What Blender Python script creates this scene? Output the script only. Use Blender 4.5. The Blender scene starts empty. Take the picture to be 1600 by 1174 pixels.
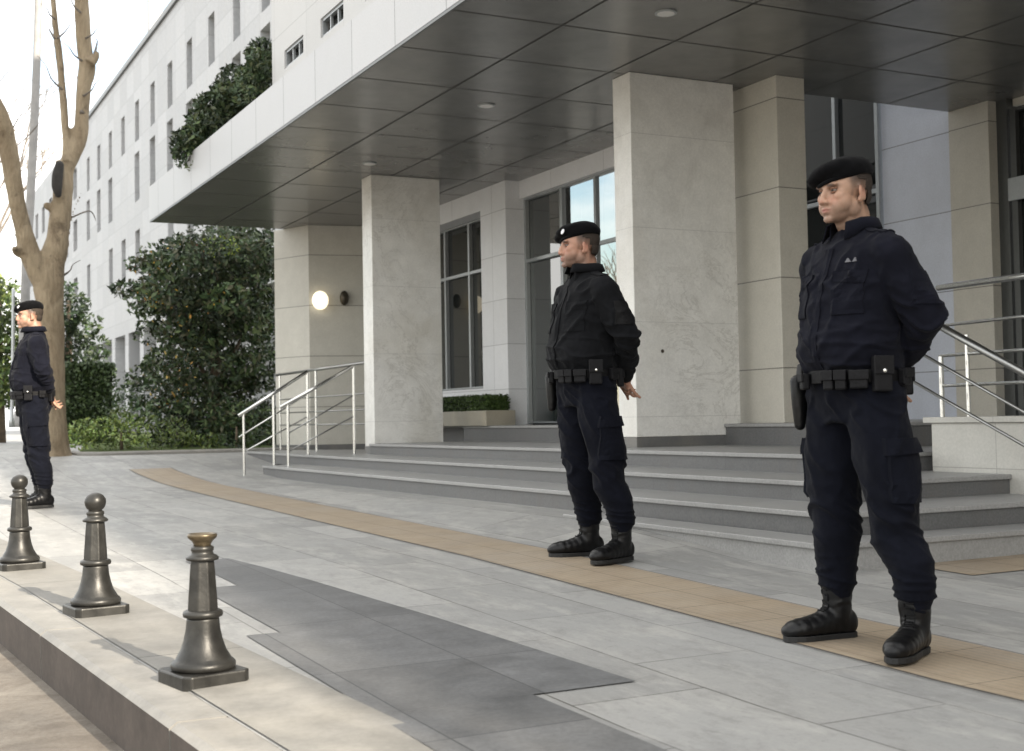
import bpy, math, random
import numpy as np
from mathutils import Vector, Matrix, noise
from mathutils.bvhtree import BVHTree
random.seed(7); RNG = np.random.default_rng(7)
R = math.radians
SC = bpy.context.scene
COL = SC.collection

# ------------------------------------------------------------------ camera
# world: +Y runs along the building away from the viewer, +X into the building, z = 0 is the lens height
YAW, PITCH, ROLL, FPX = R(26.884), R(1.949), R(-1.003), 2030.0
_f = Vector((math.sin(YAW)*math.cos(PITCH), math.cos(YAW)*math.cos(PITCH), math.sin(PITCH)))
_r = Vector((math.cos(YAW), -math.sin(YAW), 0.0)); _u = _r.cross(_f)
_R2 = _r*math.cos(ROLL) + _u*math.sin(ROLL); _U2 = -_r*math.sin(ROLL) + _u*math.cos(ROLL)
cam_d = bpy.data.cameras.new('camera'); cam = bpy.data.objects.new('camera', cam_d); COL.objects.link(cam)
cam_d.sensor_width = 36.0; cam_d.lens = FPX/1600*36.0; cam_d.clip_start = .05; cam_d.clip_end = 2000
cam_d.dof.use_dof = True; cam_d.dof.focus_distance = 6.2; cam_d.dof.aperture_fstop = 5.0
cam.matrix_world = Matrix(((_R2.x, _U2.x, -_f.x, 0), (_R2.y, _U2.y, -_f.y, 0), (_R2.z, _U2.z, -_f.z, 0), (0, 0, 0, 1)))
SC.camera = cam

def _ray(x, y): return _f + _R2*((x-800)/FPX) - _U2*((y-587)/FPX)
def at(x, y, Y): d = _ray(x, y); return d*(Y/d.y)          # sight line met with the plane Y
def atx(x, y, X): d = _ray(x, y); return d*(X/d.x)         # ... with the plane X

# ------------------------------------------------------------------ light
SUN_EL, SUN_AZ = 27.0, 11.0      # azimuth measured from -Y towards +X
sdir = Vector((math.sin(R(SUN_AZ))*math.cos(R(SUN_EL)), -math.cos(R(SUN_AZ))*math.cos(R(SUN_EL)), math.sin(R(SUN_EL))))
sun_d = bpy.data.lights.new('sun', 'SUN'); sun_d.energy = 4.2; sun_d.angle = R(.6); sun_d.color = (1, .90, .76)
sun = bpy.data.objects.new('sun', sun_d); COL.objects.link(sun); sun.location = (0, -20, 30)
sun.rotation_euler = sdir.to_track_quat('Z', 'Y').to_euler()
W = bpy.data.worlds.new('World'); SC.world = W; W.use_nodes = True
wn = W.node_tree; wn.nodes.clear()
wo = wn.nodes.new('ShaderNodeOutputWorld'); bg = wn.nodes.new('ShaderNodeBackground'); bg.inputs[1].default_value = .118
sky = wn.nodes.new('ShaderNodeTexSky'); sky.sky_type = 'NISHITA'; sky.sun_disc = False
sky.sun_elevation = R(SUN_EL); sky.sun_rotation = math.atan2(sdir.x, sdir.y)
sky.air_density = 1.2; sky.dust_density = 1.5; sky.ozone_density = 1.2
tcw = wn.nodes.new('ShaderNodeTexCoord'); mpw = wn.nodes.new('ShaderNodeMapping'); mpw.inputs['Scale'].default_value = (1, 1, 2.2)
mpw.inputs['Location'].default_value = (.3, .1, 0)
nzw = wn.nodes.new('ShaderNodeTexNoise'); nzw.inputs['Scale'].default_value = 2.4; nzw.inputs['Detail'].default_value = 9; nzw.inputs['Roughness'].default_value = .58
rmw = wn.nodes.new('ShaderNodeValToRGB'); rmw.color_ramp.elements[0].position = .34; rmw.color_ramp.elements[1].position = .53
mxw = wn.nodes.new('ShaderNodeMix'); mxw.data_type = 'RGBA'; mxw.inputs['B'].default_value = (8.3, 8.15, 7.85, 1)
wn.links.new(tcw.outputs['Generated'], mpw.inputs['Vector']); wn.links.new(mpw.outputs[0], nzw.inputs['Vector'])
dtw = wn.nodes.new('ShaderNodeVectorMath'); dtw.operation = 'DOT_PRODUCT'; dtw.inputs[1].default_value = Vector((.50, .845, .19)).normalized()   # a break in the cloud, placed behind the clear entrance glass
nmw = wn.nodes.new('ShaderNodeVectorMath'); nmw.operation = 'NORMALIZE'; wn.links.new(tcw.outputs['Generated'], nmw.inputs[0]); wn.links.new(nmw.outputs[0], dtw.inputs[0])
mrw = wn.nodes.new('ShaderNodeMapRange'); mrw.inputs['From Min'].default_value = .965; mrw.inputs['From Max'].default_value = .995; mrw.inputs['To Min'].default_value = 0; mrw.inputs['To Max'].default_value = .10
sbw = wn.nodes.new('ShaderNodeMath'); sbw.operation = 'SUBTRACT'
wn.links.new(dtw.outputs['Value'], mrw.inputs['Value']); wn.links.new(nzw.outputs['Fac'], sbw.inputs[0]); wn.links.new(mrw.outputs[0], sbw.inputs[1])
wn.links.new(sbw.outputs[0], rmw.inputs[0]); wn.links.new(rmw.outputs[0], mxw.inputs['Factor'])
wn.links.new(sky.outputs[0], mxw.inputs['A']); wn.links.new(mxw.outputs['Result'], bg.inputs[0]); wn.links.new(bg.outputs[0], wo.inputs[0])
SC.view_settings.view_transform = 'Standard'; SC.view_settings.look = 'None'
SC.view_settings.exposure = 1.5; SC.view_settings.gamma = 1.0; SC.view_settings.use_curve_mapping = False
SC.cycles.max_bounces = 7; SC.cycles.use_denoising = True; SC.cycles.sample_clamp_indirect = 6

# ------------------------------------------------------------------ helpers
class MB:
    def __init__(s): s.v = []; s.f = []; s.c = []; s.m = []
    def add(s, vs, fs, mi=0, col=None):
        b = len(s.v); s.v += [tuple(map(float, p)) for p in vs]; s.f += [tuple(b+i for i in f) for f in fs]; s.m += [mi]*len(fs)
        if col is not None: s.c += [col]*len(vs)
        return s
    def box(s, x0, x1, y0, y1, z0, z1, mi=0):
        return s.add([(x0,y0,z0),(x1,y0,z0),(x1,y1,z0),(x0,y1,z0),(x0,y0,z1),(x1,y0,z1),(x1,y1,z1),(x0,y1,z1)],
                     [(0,3,2,1),(4,5,6,7),(0,1,5,4),(1,2,6,5),(2,3,7,6),(3,0,4,7)], mi)
    def obox(s, c, ax, ay, az, hx, hy, hz, mi=0):        # oriented box
        c = Vector(c); ax, ay, az = Vector(ax).normalized()*hx, Vector(ay).normalized()*hy, Vector(az).normalized()*hz
        P = [c+ax*i+ay*j+az*k for k in (-1, 1) for i, j in ((-1,-1),(1,-1),(1,1),(-1,1))]
        return s.add(P, [(0,3,2,1),(4,5,6,7),(0,1,5,4),(1,2,6,5),(2,3,7,6),(3,0,4,7)], mi)
    def prism(s, poly, z0, z1):
        n = len(poly)
        z0s = z0 if hasattr(z0, '__len__') else [z0]*n
        return s.add([(x, y, z0s[i]) for i, (x, y) in enumerate(poly)]+[(x, y, z1) for x, y in poly],
                     [tuple(range(n))[::-1], tuple(range(n, 2*n))]+[(i, (i+1) % n, n+(i+1) % n, n+i) for i in range(n)])
    def quad(s, a, b, c, d, mi=0, col=None): return s.add([a, b, c, d], [(0,1,2,3)], mi, col)
    def tube(s, pts, rad, n=12, cap=True, squash=None, up=None):
        pts = [Vector(p) for p in pts]; N = len(pts)
        rad = rad if hasattr(rad, '__len__') else [rad]*N
        ref = Vector(up) if up else Vector((0, 0, 1))
        vs = []; prev = None
        for i, p in enumerate(pts):
            t = (pts[min(i+1, N-1)]-pts[max(i-1, 0)]).normalized()
            if prev is None:
                a = ref if abs(t.dot(ref)) < .95 else Vector((1, 0, 0))
                u = (a - t*a.dot(t)).normalized()
            else: u = (prev - t*prev.dot(t)).normalized()
            prev = u; w = t.cross(u)
            r = rad[i]; ru, rw = r if hasattr(r, '__len__') else (r, r)
            for k in range(n):
                a = 2*math.pi*k/n; vs.append(p+u*(math.cos(a)*ru)+w*(math.sin(a)*rw))
        fs = [(i*n+k, i*n+(k+1) % n, (i+1)*n+(k+1) % n, (i+1)*n+k) for i in range(N-1) for k in range(n)]
        if cap: fs += [tuple(range(n))[::-1], tuple((N-1)*n+k for k in range(n))]
        return s.add(vs, fs)
    def capsule(s, pts, rad, n=14):                     # tube with round ends
        pts = [Vector(p) for p in pts]; rad = list(rad)
        def r2(r): return r if hasattr(r, '__len__') else (r, r)
        P = []; Q = []
        d = (pts[0]-pts[1]).normalized(); r = r2(rad[0]); m = min(r)
        for a in (80, 55, 28): P.append(pts[0]+d*(m*math.sin(R(a)))); Q.append((r[0]*math.cos(R(a)), r[1]*math.cos(R(a))))
        P += pts; Q += [r2(x) for x in rad]
        d = (pts[-1]-pts[-2]).normalized(); r = r2(rad[-1]); m = min(r)
        for a in (28, 55, 80): P.append(pts[-1]+d*(m*math.sin(R(a)))); Q.append((r[0]*math.cos(R(a)), r[1]*math.cos(R(a))))
        return s.tube(P, Q, n)
    def ell(s, c, r, rot=None, nu=20, nv=12, ex=1.0):
        c = Vector(c); vs = [];
        M3 = rot if rot is not None else Matrix.Identity(3)
        sg = lambda q: math.copysign(abs(q)**ex, q)
        for j in range(1, nv):
            t = math.pi*j/nv
            for i in range(nu):
                a = 2*math.pi*i/nu
                vs.append(c + M3 @ Vector((sg(math.sin(t)*math.cos(a))*r[0], sg(math.sin(t)*math.sin(a))*r[1], sg(math.cos(t))*r[2])))
        top, bot = c+M3 @ Vector((0, 0, r[2])), c-M3 @ Vector((0, 0, r[2])); n = len(vs); vs += [top, bot]
        fs = [(j*nu+i, (j+1)*nu+i, (j+1)*nu+(i+1) % nu, j*nu+(i+1) % nu) for j in range(nv-2) for i in range(nu)]
        fs += [(n, i, (i+1) % nu) for i in range(nu)]+[(n+1, (nv-2)*nu+(i+1) % nu, (nv-2)*nu+i) for i in range(nu)]
        return s.add(vs, fs)
    def lathe(s, c, prof, n=40, sq=None):
        c = Vector(c); vs = []
        for r, z in prof:
            for k in range(n):
                a = 2*math.pi*k/n; vs.append(c+Vector((r*math.cos(a), r*math.sin(a), z)))
        N = len(prof)
        fs = [(i*n+k, i*n+(k+1) % n, (i+1)*n+(k+1) % n, (i+1)*n+k) for i in range(N-1) for k in range(n)]
        fs += [tuple(range(n))[::-1], tuple((N-1)*n+k for k in range(n))]
        return s.add(vs, fs)
    def rings(s, rings_, n=28, ex=2.3):                  # (z,cx,cy,a,b) horizontal superellipses
        vs = []
        for z, cx, cy, a, b in rings_:
            for k in range(n):
                t = 2*math.pi*k/n; ct, st = math.cos(t), math.sin(t)
                vs.append((cx+a*math.copysign(abs(ct)**(2/ex), ct), cy+b*math.copysign(abs(st)**(2/ex), st), z))
        N = len(rings_)
        fs = [(i*n+k, i*n+(k+1) % n, (i+1)*n+(k+1) % n, (i+1)*n+k) for i in range(N-1) for k in range(n)]
        fs += [tuple(range(n))[::-1], tuple((N-1)*n+k for k in range(n))]
        return s.add(vs, fs)

def mesh_of(name, mb, mats, smooth=False, off=None):
    me = bpy.data.meshes.new(name)
    V = np.array(mb.v, dtype=np.float64)
    if off is not None and len(V): V = V-np.array(off)[None, :]
    me.from_pydata(V.tolist(), [], mb.f)
    for m in (mats if isinstance(mats, (list, tuple)) else [mats]): me.materials.append(m)
    if any(mb.m): me.polygons.foreach_set('material_index', mb.m)
    if mb.c:
        ca = me.color_attributes.new('Col', 'FLOAT_COLOR', 'POINT')
        ca.data.foreach_set('color', np.array([(*c[:3], 1) for c in mb.c], dtype=np.float32).ravel())
    if smooth: me.polygons.foreach_set('use_smooth', [True]*len(me.polygons))
    me.update(); return me
def tag(o, label=None, cat=None, group=None, kind=None):
    if label: o['label'] = label
    if cat: o['category'] = cat
    if group: o['group'] = group
    if kind: o['kind'] = kind
    return o
def empty(name, loc=(0, 0, 0), rz=0, label=None, cat=None, group=None):
    o = bpy.data.objects.new(name, None); COL.objects.link(o); o.location = loc; o.rotation_euler = (0, 0, rz)
    o.empty_display_size = .1
    return tag(o, label, cat, group)
def wloc(p):
    v = Vector((0, 0, 0))
    while p is not None: v += p.location; p = p.parent
    return v
def obj(name, mb, mats, parent=None, world=True, smooth=False, bevel=0, solid=0, base=None):
    """world=True: mesh coordinates are world coordinates, whatever the parent's place"""
    me = mesh_of(name, mb, mats, smooth)
    o = bpy.data.objects.new(name, me); COL.objects.link(o)
    if parent is not None:
        o.parent = parent
        if world: o.location = -wloc(parent)
    if solid:
        m = o.modifiers.new('solid', 'SOLIDIFY'); m.thickness = solid; m.offset = 0
    if bevel:
        m = o.modifiers.new('bevel', 'BEVEL'); m.width = bevel; m.segments = 2; m.limit_method = 'ANGLE'; m.angle_limit = R(40)
    return o
def auto_smooth(o, deg=35):
    me = o.data
    import bmesh
    bm = bmesh.new(); bm.from_mesh(me)
    for f in bm.faces: f.smooth = True
    for e in bm.edges: e.smooth = not (len(e.link_faces) == 2 and e.calc_face_angle(0) > R(deg))
    bm.to_mesh(me); bm.free()
    return o
def copy_tree(o, parent=None):
    c = o.copy(); COL.objects.link(c); c.parent = parent
    for ch in [q for q in bpy.data.objects if q.parent == o]: copy_tree(ch, c)
    return c
def remeshed(mb, voxel, smooth_it=3, fac=.5):
    """union of closed shells as one continuous surface -> (verts, faces)"""
    me = mesh_of('tmp', mb, [], False); o = bpy.data.objects.new('tmp', me); COL.objects.link(o)
    m = o.modifiers.new('r', 'REMESH'); m.mode = 'VOXEL'; m.voxel_size = voxel; m.adaptivity = 0
    if smooth_it:
        s = o.modifiers.new('s', 'SMOOTH'); s.iterations = smooth_it; s.factor = fac
    dg = bpy.context.evaluated_depsgraph_get(); e = o.evaluated_get(dg)
    me2 = bpy.data.meshes.new_from_object(e)
    V = np.empty(len(me2.vertices)*3); me2.vertices.foreach_get('co', V); V = V.reshape(-1, 3)
    F = [tuple(p.vertices) for p in me2.polygons]
    bpy.data.objects.remove(o); bpy.data.meshes.remove(me); bpy.data.meshes.remove(me2)
    return V, F
def normals(V, F):
    N = np.zeros_like(V); Fq = np.array([f for f in F if len(f) == 4])
    if len(Fq):
        n = np.cross(V[Fq[:, 2]]-V[Fq[:, 0]], V[Fq[:, 3]]-V[Fq[:, 1]])
        for k in range(4): np.add.at(N, Fq[:, k], n)
    return N/np.maximum(np.linalg.norm(N, axis=1, keepdims=True), 1e-12)

# ------------------------------------------------------------------ materials
class NT:
    def __init__(s, name):
        s.m = bpy.data.materials.new(name); s.m.use_nodes = True; s.t = s.m.node_tree
        s.b = s.t.nodes['Principled BSDF']; s.tc = s.t.nodes.new('ShaderNodeTexCoord'); s.P = s.tc.outputs['Object']
        s.sep = None
    def n(s, ty, **kw):
        q = s.t.nodes.new('ShaderNode'+ty)
        for k, v in kw.items(): setattr(q, k, v)
        return q
    def l(s, a, b): s.t.links.new(a, b)
    def math(s, op, a, b=None, c=None):
        q = s.n('Math', operation=op)
        for i, x in enumerate((a, b, c)):
            if x is None: continue
            if isinstance(x, (int, float)): q.inputs[i].default_value = x
            else: s.l(x, q.inputs[i])
        return q.outputs[0]
    def xyz(s):
        if s.sep is None: s.sep = s.n('SeparateXYZ'); s.l(s.P, s.sep.inputs[0])
        return s.sep.outputs
    def noise(s, scale, detail=5, rough=.6, stretch=None, dist=0):
        q = s.n('TexNoise'); q.inputs['Scale'].default_value = scale; q.inputs['Detail'].default_value = detail
        q.inputs['Roughness'].default_value = rough; q.inputs['Distortion'].default_value = dist
        if stretch:
            mp = s.n('Mapping'); mp.inputs['Scale'].default_value = stretch; s.l(s.P, mp.inputs[0]); s.l(mp.outputs[0], q.inputs['Vector'])
        else: s.l(s.P, q.inputs['Vector'])
        return q.outputs['Fac']
    def ramp(s, f, stops):
        q = s.n('ValToRGB'); cr = q.color_ramp
        while len(cr.elements) < len(stops): cr.elements.new(.5)
        for e, (p, c) in zip(cr.elements, stops):
            e.position = p; e.color = (*c, 1) if hasattr(c, '__len__') else (c, c, c, 1)
        s.l(f, q.inputs[0]); return q.outputs[0]
    def mix(s, f, a, b, mode='MIX'):
        q = s.n('Mix', data_type='RGBA', blend_type=mode)
        for k, x in (('Factor', f), ('A', a), ('B', b)):
            if isinstance(x, (int, float)): q.inputs[k].default_value = x if k == 'Factor' else (x, x, x, 1)
            elif isinstance(x, tuple): q.inputs[k].default_value = (*x, 1)
            else: s.l(x, q.inputs[k])
        return q.outputs['Result']
    def frac_mask(s, coord, size, off, w):            # 1 inside a joint of half-width w
        a = s.math('SUBTRACT', coord, off); a = s.math('DIVIDE', a, size); a = s.math('FRACT', a)
        a = s.math('SUBTRACT', a, .5); a = s.math('ABSOLUTE', a); return s.math('GREATER_THAN', a, .5-w/size)
    def bump(s, h, strength=.2, dist=.01):
        q = s.n('Bump'); q.inputs['Strength'].default_value = strength; q.inputs['Distance'].default_value = dist
        s.l(h, q.inputs['Height']); s.l(q.outputs[0], s.b.inputs['Normal']); return q
    def set(s, col=None, rough=None, metal=None, spec=None):
        for k, x in (('Base Color', col), ('Roughness', rough), ('Metallic', metal), ('Specular IOR Level', spec)):
            if x is None: continue
            if isinstance(x, tuple): s.b.inputs[k].default_value = (*x, 1)
            elif isinstance(x, (int, float)): s.b.inputs[k].default_value = x
            else: s.l(x, s.b.inputs[k])
        return s.m

def plain(name, col, rough=.5, metal=0, var=.12, scale=14, bump=.05, spec=.5, detail=5):
    t = NT(name); f = t.noise(scale, detail)
    c = t.mix(t.ramp(f, [(.3, 0), (.7, 1)]), tuple(x*(1-var) for x in col), tuple(min(1, x*(1+var)) for x in col))
    t.set(c, rough, metal, spec)
    if bump: t.bump(f, bump, .01)
    return t.m
def stone(name, col, rough=.5, var=.10, joints=(), jw=.004, panel=.06, vein=0, stain=.15, warm=(.55, .47, .34), grain=60, jcol=.35, spec=.4, streak=0, gm=.25):
    """cladding or slab stone; joints: list of (axis index, size, offset)"""
    t = NT(name); X = t.xyz()
    big = t.noise(.9, 6, .62, dist=.4); mid = t.noise(5, 6, .65); fine = t.noise(grain, 3, .7)
    c = t.mix(t.ramp(mid, [(.28, 0), (.72, 1)]), tuple(x*(1-var) for x in col), tuple(x*(1+var*.8) for x in col))
    c = t.mix(t.ramp(big, [(.48, 0), (.72, stain)]), c, tuple(a*b for a, b in zip((1.0, 1.0, 1.0), warm)))
    c = t.mix(gm, c, t.ramp(fine, [(.3, .45), (.7, 1.0)]), 'MULTIPLY')
    if vein:
        v = t.noise(1.5, 9, .72, dist=2.2)
        v2 = t.math('ABSOLUTE', t.math('SUBTRACT', v, .5)); pm = t.ramp(t.noise(.55, 3, .5), [(.42, 0), (.60, 1)]); c = t.mix(t.mix(1.0, t.ramp(v2, [(0, vein), (.020, 0)]), pm, 'MULTIPLY'), c, (.20, .18, .15))
        w = t.noise(1.1, 7, .7, dist=1.2); c = t.mix(t.ramp(w, [(.52, 0), (.70, vein*.7)]), c, (.33, .31, .265))
    if streak:
        q = t.noise(1.0, 5, .6, stretch=(7, 7, .6)); c = t.mix(t.ramp(q, [(.5, 0), (.75, streak)]), c, (.12, .11, .10))
    jm = None; cells = []
    for ax, size, off in joints:
        m = t.frac_mask(X[ax], size, off-size/2.0, jw) if False else t.frac_mask(X[ax], size, off, jw)
        jm = m if jm is None else t.math('MAXIMUM', jm, m)
        cells.append(t.math('FLOOR', t.math('DIVIDE', t.math('SUBTRACT', X[ax], off), size)))
    if cells:
        cx = t.n('CombineXYZ')
        for i, q in enumerate(cells[:3]): t.l(q, cx.inputs[i])
        wn_ = t.n('TexWhiteNoise', noise_dimensions='3D'); t.l(cx.outputs[0], wn_.inputs['Vector'])
        tone = t.ramp(wn_.outputs['Value'], [(0, 1-panel), (1, 1+0.0)])
        c = t.mix(1.0, c, tone, 'MULTIPLY')
        c = t.mix(jm, c, tuple(x*jcol for x in col))
        h = t.math('SUBTRACT', t.math('MULTIPLY', mid, .15), jm)
    else: h = t.math('MULTIPLY', mid, .15)
    t.set(c, t.ramp(mid, [(0, max(0, rough-.08)), (1, min(1, rough+.08))]), 0, spec)
    t.bump(h, .35, .006)
    return t.m

# ------------------------------------------------------------------ ground heights
GY = [-60, 3, 6.5, 13.5, 15, 16.5, 18.2, 19.5, 21, 90, 400]; GZ = [-.95, -.822, -.745, -.678, -.65, -.585, -.46, -.39, -.375, -.22, -.1]
def g(x, y):
    k = 1 if y < 15 else max(0, 1-(y-15)/4)
    xx = min(max(x, 0), 10)
    rise = .092*min(max((x-3.65)/.5, 0), 1)*float(np.interp(y, [4.9, 5.4, 7.2, 15], [0, .01, 1, 0]))
    return float(np.interp(y, GY, GZ)) + .005*(xx-3.5)*k + rise
def K(y): return -.080*(min(max(y, -6), 14)-4)      # the kerb line runs a few degrees off the building
def sheet(xs, ys, dz=0.0, poly=None):
    mb = MB(); xs = list(xs); ys = list(ys)
    vs = [(x, y, g(x, y)+dz) for y in ys for x in xs]; n = len(xs)
    return mb.add(vs, [(j*n+i, j*n+i+1, (j+1)*n+i+1, (j+1)*n+i) for j in range(len(ys)-1) for i in range(n-1)])
YS = [-60, -30, -12, -5, -1, 1, 2, 3, 4, 4.9, 5.4, 5.8, 6.2, 6.5, 6.85, 7.2, 8, 10, 12, 14, 15, 15.5, 16, 16.5, 17, 17.5, 18, 18.5, 19, 19.5, 20.5, 24, 30, 45, 70, 90, 200, 400]

# ------------------------------------------------------------------ paving, road, lawn
def paving_mat():
    t = NT('granite_paving'); X = t.xyz()
    cb = t.n('CombineXYZ'); t.l(X[1], cb.inputs[0]); t.l(X[0], cb.inputs[1])
    br = t.n('TexBrick'); t.l(cb.outputs[0], br.inputs['Vector']); br.offset = .43
    for k, v in (('Scale', 1.0), ('Brick Width', .92), ('Row Height', .46), ('Mortar Size', .0038), ('Mortar Smooth', .1), ('Bias', 0.0)): br.inputs[k].default_value = v
    br.inputs['Color1'].default_value = (.215, .213, .204, 1); br.inputs['Color2'].default_value = (.35, .344, .325, 1); br.inputs['Mortar'].default_value = (.075, .07, .062, 1)
    a = t.noise(.8, 6, .6, stretch=(1.6, .55, 1), dist=.6); b = t.noise(3.0, 7, .7, stretch=(2.2, .7, 1)); f = t.noise(90, 3, .7)
    c = t.mix(t.ramp(a, [(.35, 0), (.65, .55)]), br.outputs['Color'], (.265, .268, .265))
    c = t.mix(t.ramp(b, [(.50, 0), (.70, .7)]), c, (.41, .40, .375)); e2 = t.noise(9, 6, .75, stretch=(1.5, .6, 1)); c = t.mix(t.ramp(e2, [(.50, 0), (.70, .65)]), c, (.19, .187, .178))
    d = t.noise(1.7, 8, .7, dist=1.0); c = t.mix(t.ramp(d, [(.58, 0), (.75, .45)]), c, (.14, .135, .13)); q2 = t.noise(28, 5, .8); c = t.mix(t.ramp(q2, [(.58, 0), (.72, .45)]), c, (.12, .115, .11))
    c = t.mix(.22, c, t.ramp(f, [(.3, .5), (.7, 1.0)]), 'MULTIPLY')
    t.set(c, t.ramp(b, [(.3, .62), (.75, .42)]), 0, .35)
    h = t.math('ADD', t.math('MULTIPLY', br.outputs['Fac'], -1.0), t.math('MULTIPLY', f, .12)); t.bump(h, .3, .005)
    return t.m
M_PAVE = paving_mat()
mb = MB(); xs = [.912, 2, 3.2, 3.65, 3.9, 4.15, 4.6, 5, 8, 12, 40]; n = len(xs)
mb.add([(x+(-.080*(min(max(y, -6), 14)-4) if x < 1 else 0), y, g(x, y)) for y in YS for x in xs], [(j*n+i, j*n+i+1, (j+1)*n+i+1, (j+1)*n+i) for j in range(len(YS)-1) for i in range(n-1)])
tag(obj('pavement', mb, M_PAVE), kind='structure')
M_DARK = stone('dark_granite_paving', (.135, .137, .138), .55, .32, [(1, .92, .35), (0, .46, 0)], .003, .30, stain=.6, warm=(.21, .205, .195), jcol=.4, gm=.5)
mb = MB()
def strip_mesh(mb, pts_lo, pts_hi, dz):
    for (x0, y0), (x1, y1), (X1, Y1), (X0, Y0) in zip(pts_lo[:-1], pts_lo[1:], pts_hi[1:], pts_hi[:-1]):
        mb.quad((x0, y0, g(x0, y0)+dz), (X0, Y0, g(X0, Y0)+dz), (X1, Y1, g(X1, Y1)+dz), (x1, y1, g(x1, y1)+dz))
for x0, a_, b_, xa, xb in ((1.31, 3.45, 4.82, 2.16, 2.08), (1.44, 4.82, 6.10, 2.08, 1.97), (1.62, 6.10, 7.2, 1.97, 1.86)):  # stepped left edge puts the sunlight boundary into the band's shape
    m_ = (a_+b_)/2; strip_mesh(mb, [(x0, a_), (x0, m_), (x0, b_)], [(xa, a_), ((xa+xb)/2, m_), (xb, b_)], .004)
strip_mesh(mb, [(1.30, y) for y in (-3, 0, 2, 2.7, 3.449)], [(1.80, y) for y in (-3, 0, 2, 2.7, 3.449)], .004)
tag(obj('dark_paving_band', mb, M_DARK), kind='structure')
def tactile_mat():
    t = NT('tan_tactile_paving'); X = t.xyz()
    m = t.noise(4, 6, .65); f = t.noise(60, 3, .7)
    c = t.mix(t.ramp(m, [(.3, 0), (.7, 1)]), (.235, .188, .135), (.32, .265, .195))
    c = t.mix(t.ramp(t.noise(1.2, 6, .65), [(.45, 0), (.7, .6)]), c, (.27, .245, .21))
    j = t.math('MAXIMUM', t.frac_mask(X[1], .40, .1, .003), t.frac_mask(X[0], .27, .05, .003))
    c = t.mix(j, c, (.12, .095, .07)); c = t.mix(.3, c, t.ramp(f, [(.3, .5), (.7, 1)]), 'MULTIPLY')
    w = t.math('SINE', t.math('MULTIPLY', X[0], 2*math.pi/.035)); r = t.math('GREATER_THAN', w, .1)
    t.set(t.mix(t.math('MULTIPLY', r, .18), c, (.42, .32, .21)), .6, 0, .3); t.bump(t.math('SUBTRACT', t.math('MULTIPLY', r, .5), j), .5, .004)
    return t.m
M_TAC = tactile_mat()
mb = MB(); ys = [0, 1, 2, 3, 4, 5, 6.5, 8, 10, 12, 14, 15, 15.5, 16, 16.5, 17]
strip_mesh(mb, [(2.93+.012*y, y) for y in ys], [(3.45+.012*y, y) for y in ys], .004)
strip_mesh(mb, [(4.75, 4.56), (7.5, 4.56)], [(4.75, 4.98), (7.5, 4.98)], .004)
tag(obj('tactile_strip', mb, M_TAC), kind='structure')
# dark joints that edge the strip
mb = MB(); strip_mesh(mb, [(2.915+.012*y, y) for y in ys], [(2.921+.012*y, y) for y in ys], .0045); strip_mesh(mb, [(3.452+.012*y, y) for y in ys], [(3.458+.012*y, y) for y in ys], .0045)
tag(obj('paving_joints', mb, plain('dark_joint', (.07, .065, .06), .9)), kind='structure')
# kerb: long stones with a real step down to the road
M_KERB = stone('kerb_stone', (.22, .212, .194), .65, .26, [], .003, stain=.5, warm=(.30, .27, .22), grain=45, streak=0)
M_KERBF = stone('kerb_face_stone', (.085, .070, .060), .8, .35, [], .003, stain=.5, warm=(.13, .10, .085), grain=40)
mb = MB(); y = 3.66-1.68*6
while y < 40:
    y1 = y+1.68
    nseg = 4
    for k in range(nseg):
        a, b = y+.007+(1.68-.014)*k/nseg, y+.007+(1.68-.014)*(k+1)/nseg
        za, zb = g(.7, a), g(.7, b); ka, kb = K(a)+.09, K(b)+.09
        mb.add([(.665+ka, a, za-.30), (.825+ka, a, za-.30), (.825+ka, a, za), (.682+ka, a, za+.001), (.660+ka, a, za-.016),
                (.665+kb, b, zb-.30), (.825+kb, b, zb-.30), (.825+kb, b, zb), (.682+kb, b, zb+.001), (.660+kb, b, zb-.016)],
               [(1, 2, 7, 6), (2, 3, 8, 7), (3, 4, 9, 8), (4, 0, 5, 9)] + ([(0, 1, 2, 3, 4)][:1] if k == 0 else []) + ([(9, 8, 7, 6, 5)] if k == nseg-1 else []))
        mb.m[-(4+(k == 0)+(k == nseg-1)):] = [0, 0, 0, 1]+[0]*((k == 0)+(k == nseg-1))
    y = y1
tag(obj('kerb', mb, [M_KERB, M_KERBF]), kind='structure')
# light border slabs between kerb and paving
M_BORD = stone('border_slab', (.215, .207, .188), .65, .28, [(1, 2.1, .4)], .004, .12, stain=.4, warm=(.27, .25, .21), grain=50)
ysb = [-6, 0, 2, 3, 4, 5, 6.5, 8, 10, 12, 14, 15.5, 17, 18.5, 19.5, 30, 60]
mb = MB(); strip_mesh(mb, [(.919+K(y), y) for y in ysb], [(1.285+K(y), y) for y in ysb], .005); tag(obj('border_slabs', mb, M_BORD), kind='structure')
def road_mat():
    t = NT('worn_road'); f = t.noise(70, 4, .75); m = t.noise(3.2, 8, .72, dist=.8)
    c = t.mix(t.ramp(m, [(.35, 0), (.68, 1)]), (.13, .11, .09), (.25, .225, .19)); c = t.mix(.45, c, t.ramp(f, [(.25, .35), (.7, 1)]), 'MULTIPLY')
    t.set(c, .85, 0, .3); t.bump(t.math('ADD', m, f), .5, .012); return t.m
mb = MB(); xs = [-12, -4, -1, -.4, -.1, .753]
vs = [(x+(K(y) if x > -2 else 0), y, g(.7, y)-.175-(.01 if x > .5 else 0)) for y in YS for x in xs]; n = len(xs)
mb.add(vs, [(j*n+i, j*n+i+1, (j+1)*n+i+1, (j+1)*n+i) for j in range(len(YS)-1) for i in range(n-1)])
tag(obj('road', mb, road_mat()), kind='structure')
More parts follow.
